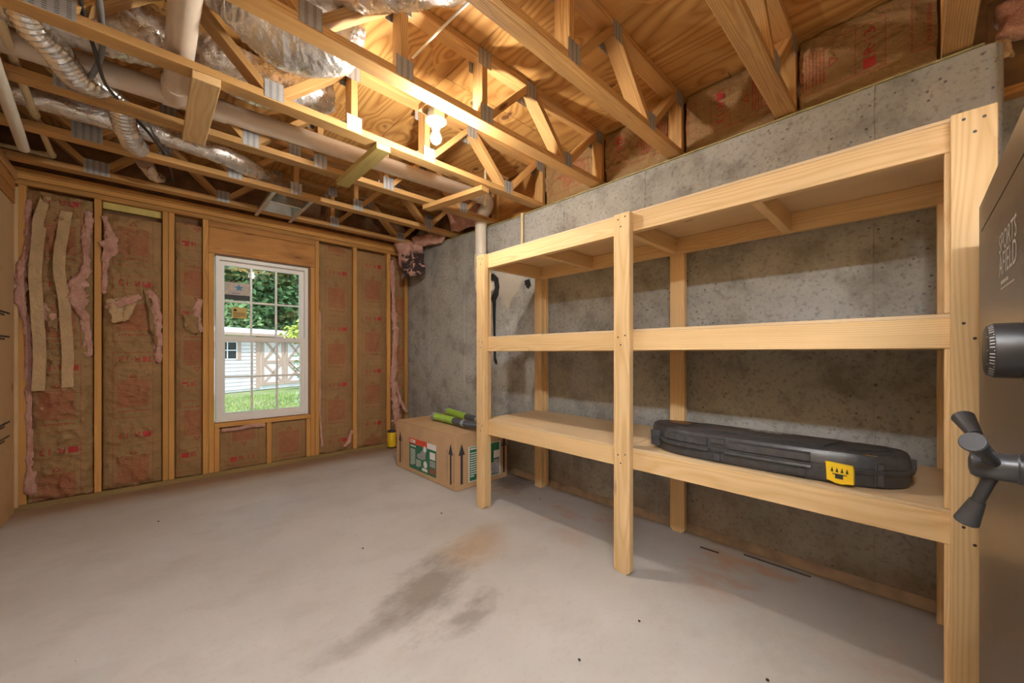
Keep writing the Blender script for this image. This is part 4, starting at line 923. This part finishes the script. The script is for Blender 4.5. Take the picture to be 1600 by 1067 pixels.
w2 = tag(tube('white_pipe', [(-.485,2.70,2.395),(-.53,3.40,2.395),(-.553,3.74,2.395),(-.558,3.80,2.40)], .026, M['pvcw'], None, 18, 4), 'short white pipe hanging under the trusses by the plywood wall', 'pipe')
tp = empty('cream_wall_pipe', (2.49,2.5,2.3), 'thin cream pipe rising behind the shelf to an elbow above the trusses', 'pipe')
tube('riser', [(2.495,2.49,2.0),(2.495,2.49,2.42)], .013, M['cpvc'], tp, 12)
tube('upper_bend', [(2.16,2.62,2.44),(2.165,2.62,2.70),(2.17,2.62,2.755),(2.20,2.615,2.765),(2.42,2.60,2.75)], .012, M['cpvc'], tp, 12, 4)
hang = tag(tube('hanger_rod', [(1.07,1.93,2.78),(1.00,1.56,2.66),(.94,1.21,2.55)], .006, M['pvcw'], None, 8), 'thin pale wire slanting across the plywood above the bulb', 'wire')
# ================================================================== DUCTS
def crinkle(amp, ribs=0, ribamp=0, seed=0, ax=1.):
    def d(t, a, s):
        k = noise.noise(Vector((math.cos(a)*3+seed, math.sin(a)*3, s*14)))+.7*noise.noise(Vector((math.cos(a)*5+seed, math.sin(a)*5, s*42)))+.5*(1-2*abs(noise.noise(Vector((math.cos(a)*6+seed, math.sin(a)*6, s*60+2*math.sin(a*2))))))
        return amp*max(-1.2, min(1.4, k))*.8+(ribamp*math.sin(s*ribs) if ribs else 0)
    return d
def duct(label, pts, r, seed=1, amp=.008, mat='foil', n=30, seg=44, ribs=0, ribamp=0, name='flexible_duct', cuff=None):
    t = empty(name, pts[0], label, 'duct')
    p = catmull(pts, n); mesh_obj('foil_sleeve', tube_mesh(p, r, seg, True, crinkle(amp, ribs, ribamp, seed), 'foil_sleeve', 80 if not ribs else 60), M[mat], t)
    for c in (cuff or []): mesh_obj('strap', tube_mesh(p[c:c+2], (r(c/len(p)) if callable(r) else r)+.008, seg, True, None, 'strap', 60), M['galv'], t)
    return t
duct('large crinkled foil duct running beside the vent pipe above the drain', [(-1.03,2.53,2.60),(-.5,2.53,2.60),(-.15,2.53,2.615),(.02,2.53,2.66),(.12,2.53,2.70),(.25,2.53,2.67),(.45,2.53,2.65),(.62,2.53,2.69),(.80,2.52,2.76)], lambda t: .118-.03*math.exp(-((t-.52)/.07)**2), 1, .012)
duct('fat foil duct elbow sagging between trusses near the top centre', [(.22,2.12,2.80),(.33,2.08,2.74),(.44,2.03,2.655),(.555,1.98,2.625),(.66,1.90,2.645),(.70,1.80,2.70)], lambda t: .105+.055*math.sin(math.pi*min(1, .1+t*.9))-.05*max(0, t-.75)/.25, 4, .014)
duct('foil duct crossing the very top of the view above the bulb truss', [(.50,1.80,2.73),(.62,1.62,2.705),(.77,1.45,2.70),(.92,1.27,2.71),(1.06,1.08,2.74)], .115, 7, .010)
duct('slim foil duct running behind the drain pipe towards the register', [(-1.03,3.36,2.555),(-.4,3.37,2.555),(.1,3.37,2.55),(.42,3.40,2.535),(.66,3.56,2.535),(.84,3.80,2.57),(.875,3.93,2.56),(.875,3.98,2.53)], lambda t: .060+.015*max(0, t-.7)/.3, 9, .006)
duct('ribbed silver flex duct dropping from the upper left over two trusses', [(-.37,2.12,2.66),(-.365,2.30,2.54),(-.352,2.47,2.475),(-.30,2.57,2.455),(-.25,2.75,2.445),(-.185,2.89,2.50),(-.12,3.01,2.505),(-.10,3.15,2.455),(-.075,3.30,2.43),(-.05,3.43,2.45)], .053, 13, .003, 'foil2', 24, 24, 250., .004)
tag(tube('duct_cap', [(-.02,3.78,2.49),(.03,3.95,2.47),(.07,4.06,2.50)], lambda t: .045*(1-.3*t), M['foil'], None, 20, 6, crinkle(.006, 0, 0, 21)), 'small crumpled foil duct end between the last two trusses', 'duct')
# ================================================================== AIR REGISTER BOOT
rb = empty('register_boot', (.875,3.98,2.44), 'galvanised air register boot hung on two rails between the last trusses', 'air register')
for x in (.735, 1.015):
    bm = bmesh.new(); box_bm(bm, x-.014, x+.014, 3.56, 4.27, 2.4265, 2.4290); box_bm(bm, x-.014, x-.011, 3.60, 4.10, 2.4290, 2.452); bmesh.ops.remove_doubles(bm, verts=bm.verts[:], dist=.0001); mesh_obj('mounting_rail', bm_mesh(bm, 'mounting_rail'), M['galv'], rb)
x0, x1, y0, y1 = .752, .998, 3.80, 4.075
v = [(x0,y0,2.434),(x1,y0,2.434),(x1,y1,2.434),(x0,y1,2.434),(x0+.03,y0+.05,2.52),(x1-.03,y0+.05,2.52),(x1-.03,y1-.05,2.52),(x0+.03,y1-.05,2.52)]
mesh_obj('boot_shell', pyd('boot_shell', v, [(0,1,5,4),(1,2,6,5),(2,3,7,6),(3,0,4,7),(4,5,6,7)]), M['galv'], rb)
rect_v = []; bm = bmesh.new()
for a, b, c, d in ((x0-.006,x1+.006,y0-.006,y0+.012),(x0-.006,x1+.006,y1-.012,y1+.006),(x0-.006,x0+.010,y0+.012,y1-.012),(x1-.010,x1+.006,y0+.012,y1-.012)): box_bm(bm, a, b, c, d, 2.4295, 2.434)
mesh_obj('flange', bm_mesh(bm, 'flange'), M['galv'], rb)
# ================================================================== CABLES
tag(tube('black_cable', [(-.19,1.79,2.62),(-.20,2.06,2.57),(-.19,2.30,2.50),(-.17,2.46,2.455),(-.15,2.74,2.45),(-.09,2.98,2.485),(-.07,3.07,2.49),(.01,3.22,2.465),(.10,3.64,2.49),(.14,4.02,2.50),(.125,4.08,2.50),(.07,4.085,2.49)], .0075, M['cableblack'], None, 8, 8), 'black cable snaking down past the ribbed duct', 'cable')
tag(tube('grey_cable', [(-.13,1.79,2.62),(-.14,2.10,2.56),(-.14,2.32,2.50),(-.15,2.49,2.465),(-.20,2.72,2.455),(-.245,2.86,2.485),(-.25,2.98,2.50)], .011, M['cablegrey'], None, 10, 8), 'thick grey cable looping behind the black cable', 'cable')
tag(tube('grey_cable', [(-.23,3.05,2.52),(-.30,3.075,2.515),(-.42,3.10,2.52),(-.55,3.10,2.53),(-1.0,3.09,2.54)], .011, M['cablegrey'], None, 10, 8), 'dark grey cable lying behind a truss chord near the plywood wall', 'cable')
tag(tube('grey_cable', [(.0,3.14,2.50),(.05,3.34,2.476),(.10,3.50,2.48),(.125,3.60,2.48)], .006, M['cablegrey'], None, 8, 8), 'thin grey cable beside the slim foil duct', 'cable')
# ================================================================== WALL PENETRATION, TAR, DEBRIS
def splat(name, label, pts, cat, mat, x, th=.008, seed=0):
    """irregular patch on the concrete face; pts are (y, z)"""
    P = []; m = len(pts)
    for i in range(m):
        (ya, za), (yb, zb2) = pts[i], pts[(i+1) % m]
        for k in range(7): t = k/7; P.append((ya+(yb-ya)*t+.008*noise.noise(Vector((i+t*3, seed, 0))), za+(zb2-za)*t+.010*noise.noise(Vector((i+t*3, seed, 7)))))
    me = extrude_poly([(-y, z) for y, z in P], 0, th, name); o = mesh_obj(name, me, mat, None, frame_M((x,0,0), (0,-1,0), (0,0,1), (-1,0,0)))
    return tag(o, label, cat)
TX = wx(2.88)
splat('tar_patch', 'black tar smear running down the concrete from the pipe hole', [(2.985,1.90),(2.90,1.93),(2.83,1.88),(2.81,1.79),(2.83,1.70),(2.865,1.66),(2.868,1.35),(2.862,1.08),(2.845,1.06),(2.842,1.03),(2.868,1.03),(2.885,1.07),(2.892,1.40),(2.905,1.64),(2.93,1.68),(2.90,1.73),(2.865,1.78),(2.88,1.85),(2.97,1.87)], 'tar', M['tar'], TX-.001, .012, 3)
splat('tar_patch', 'small black tar dab at the rear left shelf post', [(2.48,1.80),(2.42,1.81),(2.40,1.75),(2.43,1.72),(2.465,1.76)], 'tar', M['tar'], WX-.0005, .008, 5)
tag(mesh_obj('pipe_stub', lathe_mesh([(.05,0),(.05,.03),(.042,.034),(.036,.02)], 20, 'pipe_stub'), M['pvcw'], None, Matrix.Translation((wx(2.935)+.004,2.935,1.79)) @ Matrix.Rotation(-math.pi/2, 4, 'Y')), 'white pipe stub ringed by black tar in the concrete wall', 'pipe')
for i, (x, y, L, a, lab) in enumerate(((2.33,.86,.10,1.35,'short dark sliver lying below the shelf'),(2.42,.66,.30,1.55,'long dark sliver lying along the foot of the wall'))):
    tag(beam('wood_sliver', (x,y,.004), (x+L*math.cos(a)*.3,y-L*math.sin(a),.004), .008, .006, M['dark'], None, (1,0,0), .001), lab, 'debris')
rr = random.Random(21)
DB = ['dark crumb near the front shelf post foot','dark crumb on the bare floor below the carton','dark speck left of the brown floor stain','dark crumb beside the brown floor stain','dark crumb nearest the safe','dark speck at the left of the floor below the torn batt','dark crumb on the floor right of the stain','tiny crumb in the middle of the grey floor']
for k, (x, y) in enumerate(((2.2,2.0),(1.5,2.3),(.35,1.25),(1.15,.85),(1.55,.35),(.05,3.5),(1.5,.8),(.9,2.2))):
    bm = bmesh.new(); bmesh.ops.create_icosphere(bm, subdivisions=1, radius=.006)
    for q in bm.verts: q.co *= 1+.4*noise.noise(q.co*300+Vector((k,0,0))); q.co.z = max(q.co.z*.6, -.0035)+.0035
    tag(mesh_obj('floor_crumb', bm_mesh(bm, 'floor_crumb'), M['dark'], None, Matrix.Translation((x,y,0))), DB[k], 'debris', 'crumbs on the floor')
# ================================================================== OUTSIDE
GZ = -.1
gm = NT('grass_ground'); k = gm.noise(gm.pos(), 3, 5); k2 = gm.noise(gm.pos(), .5, 3)
gm.base(gm.mix(gm.ramp(k2, .4, .65), gm.mix(gm.ramp(k, .3, .7), (.10,.17,.035), (.26,.32,.10)), (.33,.31,.17))); gm.rough(.9)
gnd = mesh_obj('ground', pyd('ground', [(-40,4.60,GZ),(60,4.60,GZ),(60,70,GZ),(-40,70,GZ)], [(0,1,2,3)]), gm.m); tag(gnd, kind='structure')
M['siding'] = mat_plain('shed_siding', (.66,.62,.60), .7, var=.08, nsc=6); M['trim'] = mat_plain('shed_trim_tan', (.42,.29,.22), .7); M['roof'] = mat_plain('shed_roof', (.72,.70,.70), .5)
SA = Vector((1.641,14.473,GZ)); sdv = Vector((.87746,.47965,0)); sn = Vector((.47965,-.87746,0))    # outward to the house
SM = frame_M(SA, sdv, -sn, (0,0,1))
shed = empty('garden_shed', SA, 'pale clapboard garden shed with tan double barn doors outside the window', 'shed')
def sbox(name, s0, s1, d0, d1, z0, z1, mat, parent=None):
    me = box_mesh(s1-s0, d1-d0, z1-z0, 0, name); return mesh_obj(name, me, mat, parent or shed, SM @ Matrix.Translation(((s0+s1)/2,(d0+d1)/2,(z0+z1)/2)))
sbox('shed_wall', -2.2, 3.6, .03, 2.2, .02, 1.86, M['siding']); sbox('skirt', -2.2, 3.6, .05, 2.1, -.02, .10, M['black'])
for k in range(15):
    z = .10+k*.117
    for s0, s1 in (((-2.2,-.50),(.42,1.06)) if .98 < z+.06 < 1.62 else ((-2.2,1.06),)) : sbox('clapboard', s0, s1, -.006, .028, z, z+.088, M['siding'])
for s0, s1 in ((1.06,1.20),(3.45,3.6)): sbox('corner_trim', s0, s1, -.02, .03, .08, 1.86, M['trim'])
wnd = sbox('shed_window', -.44, .42, -.01, .03, 1.05, 1.60, M['black'])
for s in (-.44,-.15,.13,.42): sbox('window_bar', s-.012, s+.012, -.02, -.008, 1.05, 1.60, M['white'], wnd)
for z in (1.06,1.33,1.59): sbox('window_bar', -.44, .42, -.02, -.008, z-.012, z+.012, M['white'], wnd)
for s in (-.58,.43): sbox('shutter', s, s+.13, -.02, .028, 1.02, 1.62, M['trim'])
for s0 in (1.25, 2.17):
    d = sbox('barn_door', s0, s0+.86, -.012, .03, .16, 1.80, M['siding'])
    for a, b, c, e in ((0,.09,.16,1.80),(.77,.86,.16,1.80)): sbox('door_trim', s0+a, s0+b, -.035, -.012, c, e, M['trim'], d)
    for z in (.16,.90,1.71): sbox('door_trim', s0+.09, s0+.77, -.035, -.012, z, z+.09, M['trim'], d)
    for z in (.25,.99):
        for q in ((s0+.09,z,s0+.77,z+(.65 if z < .5 else .72)),(s0+.77,z,s0+.09,z+(.65 if z < .5 else .72))):
            p0 = SM @ Vector((q[0],-.026,q[1])); p1 = SM @ Vector((q[2],-.026,q[3])); beam('door_brace', p0, p1, .075, .018, M['trim'], d, Vector((0,0,1)), 0)
me = pyd('roof', [(-2.4,-.30,1.86),(3.8,-.30,1.86),(3.8,1.1,2.05),(-2.4,1.1,2.05),(-2.4,2.5,1.86),(3.8,2.5,1.86),(-2.4,-.30,1.90),(3.8,-.30,1.90),(3.8,1.1,2.12),(-2.4,1.1,2.12),(-2.4,2.5,1.90),(3.8,2.5,1.90)], [(0,1,2,3),(3,2,5,4),(7,6,9,8),(8,9,10,11),(0,6,7,1),(4,5,11,10),(1,7,8,2),(2,8,11,5),(6,0,3,9),(9,3,4,10)])
mesh_obj('roof', me, M['roof'], shed, SM); sbox('eave_board', -2.4, 3.8, -.31, -.28, 1.80, 1.88, M['trim'])
LEAF = [mat_leaf('leaf_dark', (.035,.085,.030), (.10,.19,.07)), mat_leaf('leaf_mid', (.07,.15,.05), (.20,.30,.12)), mat_leaf('leaf_yellow', (.30,.38,.05), (.55,.58,.14)), mat_leaf('leaf_pale', (.16,.25,.11), (.36,.45,.24))]
BARK = mat_plain('bark', (.10,.075,.055), .9, var=.3, bump=.6)
def foliage(name, cen, rad, n, size, mat, parent, seed, hollow=.45):
    r = random.Random(seed); v = []; f = []; C = Vector(cen)
    for _ in range(n):
        d = Vector((r.gauss(0,1), r.gauss(0,1), r.gauss(0,1))).normalized(); q = hollow+(1-hollow)*r.random()**.5
        q *= 1+.35*noise.noise(d*2.2+Vector((seed,0,0)))
        p = C+Vector((d.x*rad[0], d.y*rad[1], d.z*rad[2]))*q; s = size*r.uniform(.6,1.4)
        a = Vector((r.gauss(0,1), r.gauss(0,1), r.gauss(0,.6))).normalized(); b = a.cross(Vector((r.gauss(0,1), r.gauss(0,1), r.gauss(0,1)))).normalized(); k = len(v)
        v += [p-a*s, p+b*s*.5, p+a*s, p-b*s*.5]; f.append((k,k+1,k+2,k+3))
    return mesh_obj(name, pyd(name, v, f), mat, parent)
def tree(label, loc, crown, rad, n, size, m, seed, name='tree', cat='tree'):
    t = empty(name, loc, label, cat, 'trees behind the shed' if cat == 'tree' else None); x, y, z = loc
    tube('trunk', [(x,y,z-.05),(x+.1,y,z+crown*.5),(x,y+.1,z+crown)], lambda t_: .16-.09*t_, BARK, t, 8, 4)
    foliage('crown', (x,y,z+crown), rad, n, size, LEAF[m], t, seed); return t
tree('broad dark green tree behind the left of the shed', (3.2,24,GZ), 4.2, (3.4,2.6,3.6), 9000, .17, 0, 1)
tree('mid green tree behind the barn doors of the shed', (7.6,25,GZ), 4.0, (3.6,2.6,3.7), 9000, .17, 1, 2)
tree('dark tree at the right edge of the window view', (11.5,24,GZ), 3.6, (3.2,2.6,3.6), 7000, .17, 0, 3)
tree('pale green tree top left in the window view', (1.0,30,GZ), 6.5, (4.5,3,3.8), 7000, .22, 3, 4)
tree('tall hazy tree far behind the others', (8.0,36,GZ), 8.5, (9,3,6.5), 11000, .30, 1, 5)
tree('tall dark tree far left behind the shed', (-4,36,GZ), 8.0, (8,3,7), 9000, .30, 0, 6)
tree('low bushy tree standing just left behind the shed roof', (1.3,19.5,GZ), 2.6, (2.0,1.4,1.6), 5000, .11, 1, 8)
by = empty('yellow_bush', (4.0,13.6,GZ), 'bright yellow green bush right of the shed doors', 'bush')
tube('stem', [(4.0,13.6,GZ),(4.0,13.55,1.3)], lambda t_: .05-.02*t_, BARK, by, 6, 3); foliage('leaves', (4.05,13.6,1.75), (.95,.7,.55), 2600, .065, LEAF[2], by, 11, .2)
sb = empty('twiggy_shrub', (2.75,9.2,GZ), 'thin twiggy shrub in front of the shed doors', 'shrub'); r_ = random.Random(4)
for k in range(9):
    a = r_.uniform(0,6.28); p0 = Vector((2.75,9.2,GZ)); p1 = p0+Vector((.15*math.cos(a),.12*math.sin(a),.55)); p2 = p1+Vector((.35*math.cos(a)+r_.uniform(-.2,.2),.2*math.sin(a),.5))
    tube('branch', [p0,p1,p2], lambda t_: .016-.011*t_, BARK, sb, 6, 4)
foliage('leaves', (2.78,9.2,.95), (.55,.4,.45), 420, .035, LEAF[1], sb, 14, .2); foliage('leaves', (2.85,9.2,.15), (.6,.4,.22), 500, .035, LEAF[3], sb, 15, .1)
# grass blades in the yard seen through the window
r_ = random.Random(8); v = []; f = []
for _ in range(9000):
    y = r_.uniform(6.0,13.2); x = y*r_.uniform(.05,.36); h = r_.uniform(.03,.09); a = r_.uniform(0,6.28); k = len(v)
    v += [(x-.012*math.cos(a),y-.012*math.sin(a),GZ),(x+.012*math.cos(a),y+.012*math.sin(a),GZ),(x+r_.uniform(-.03,.03),y+r_.uniform(-.03,.03),GZ+h)]; f.append((k,k+1,k+2))
tag(mesh_obj('grass', pyd('grass', v, f), mat_leaf('grass_blade', (.14,.23,.045), (.38,.44,.15))), 'short sunlit yellow green grass outside the window', 'grass', kind='stuff')
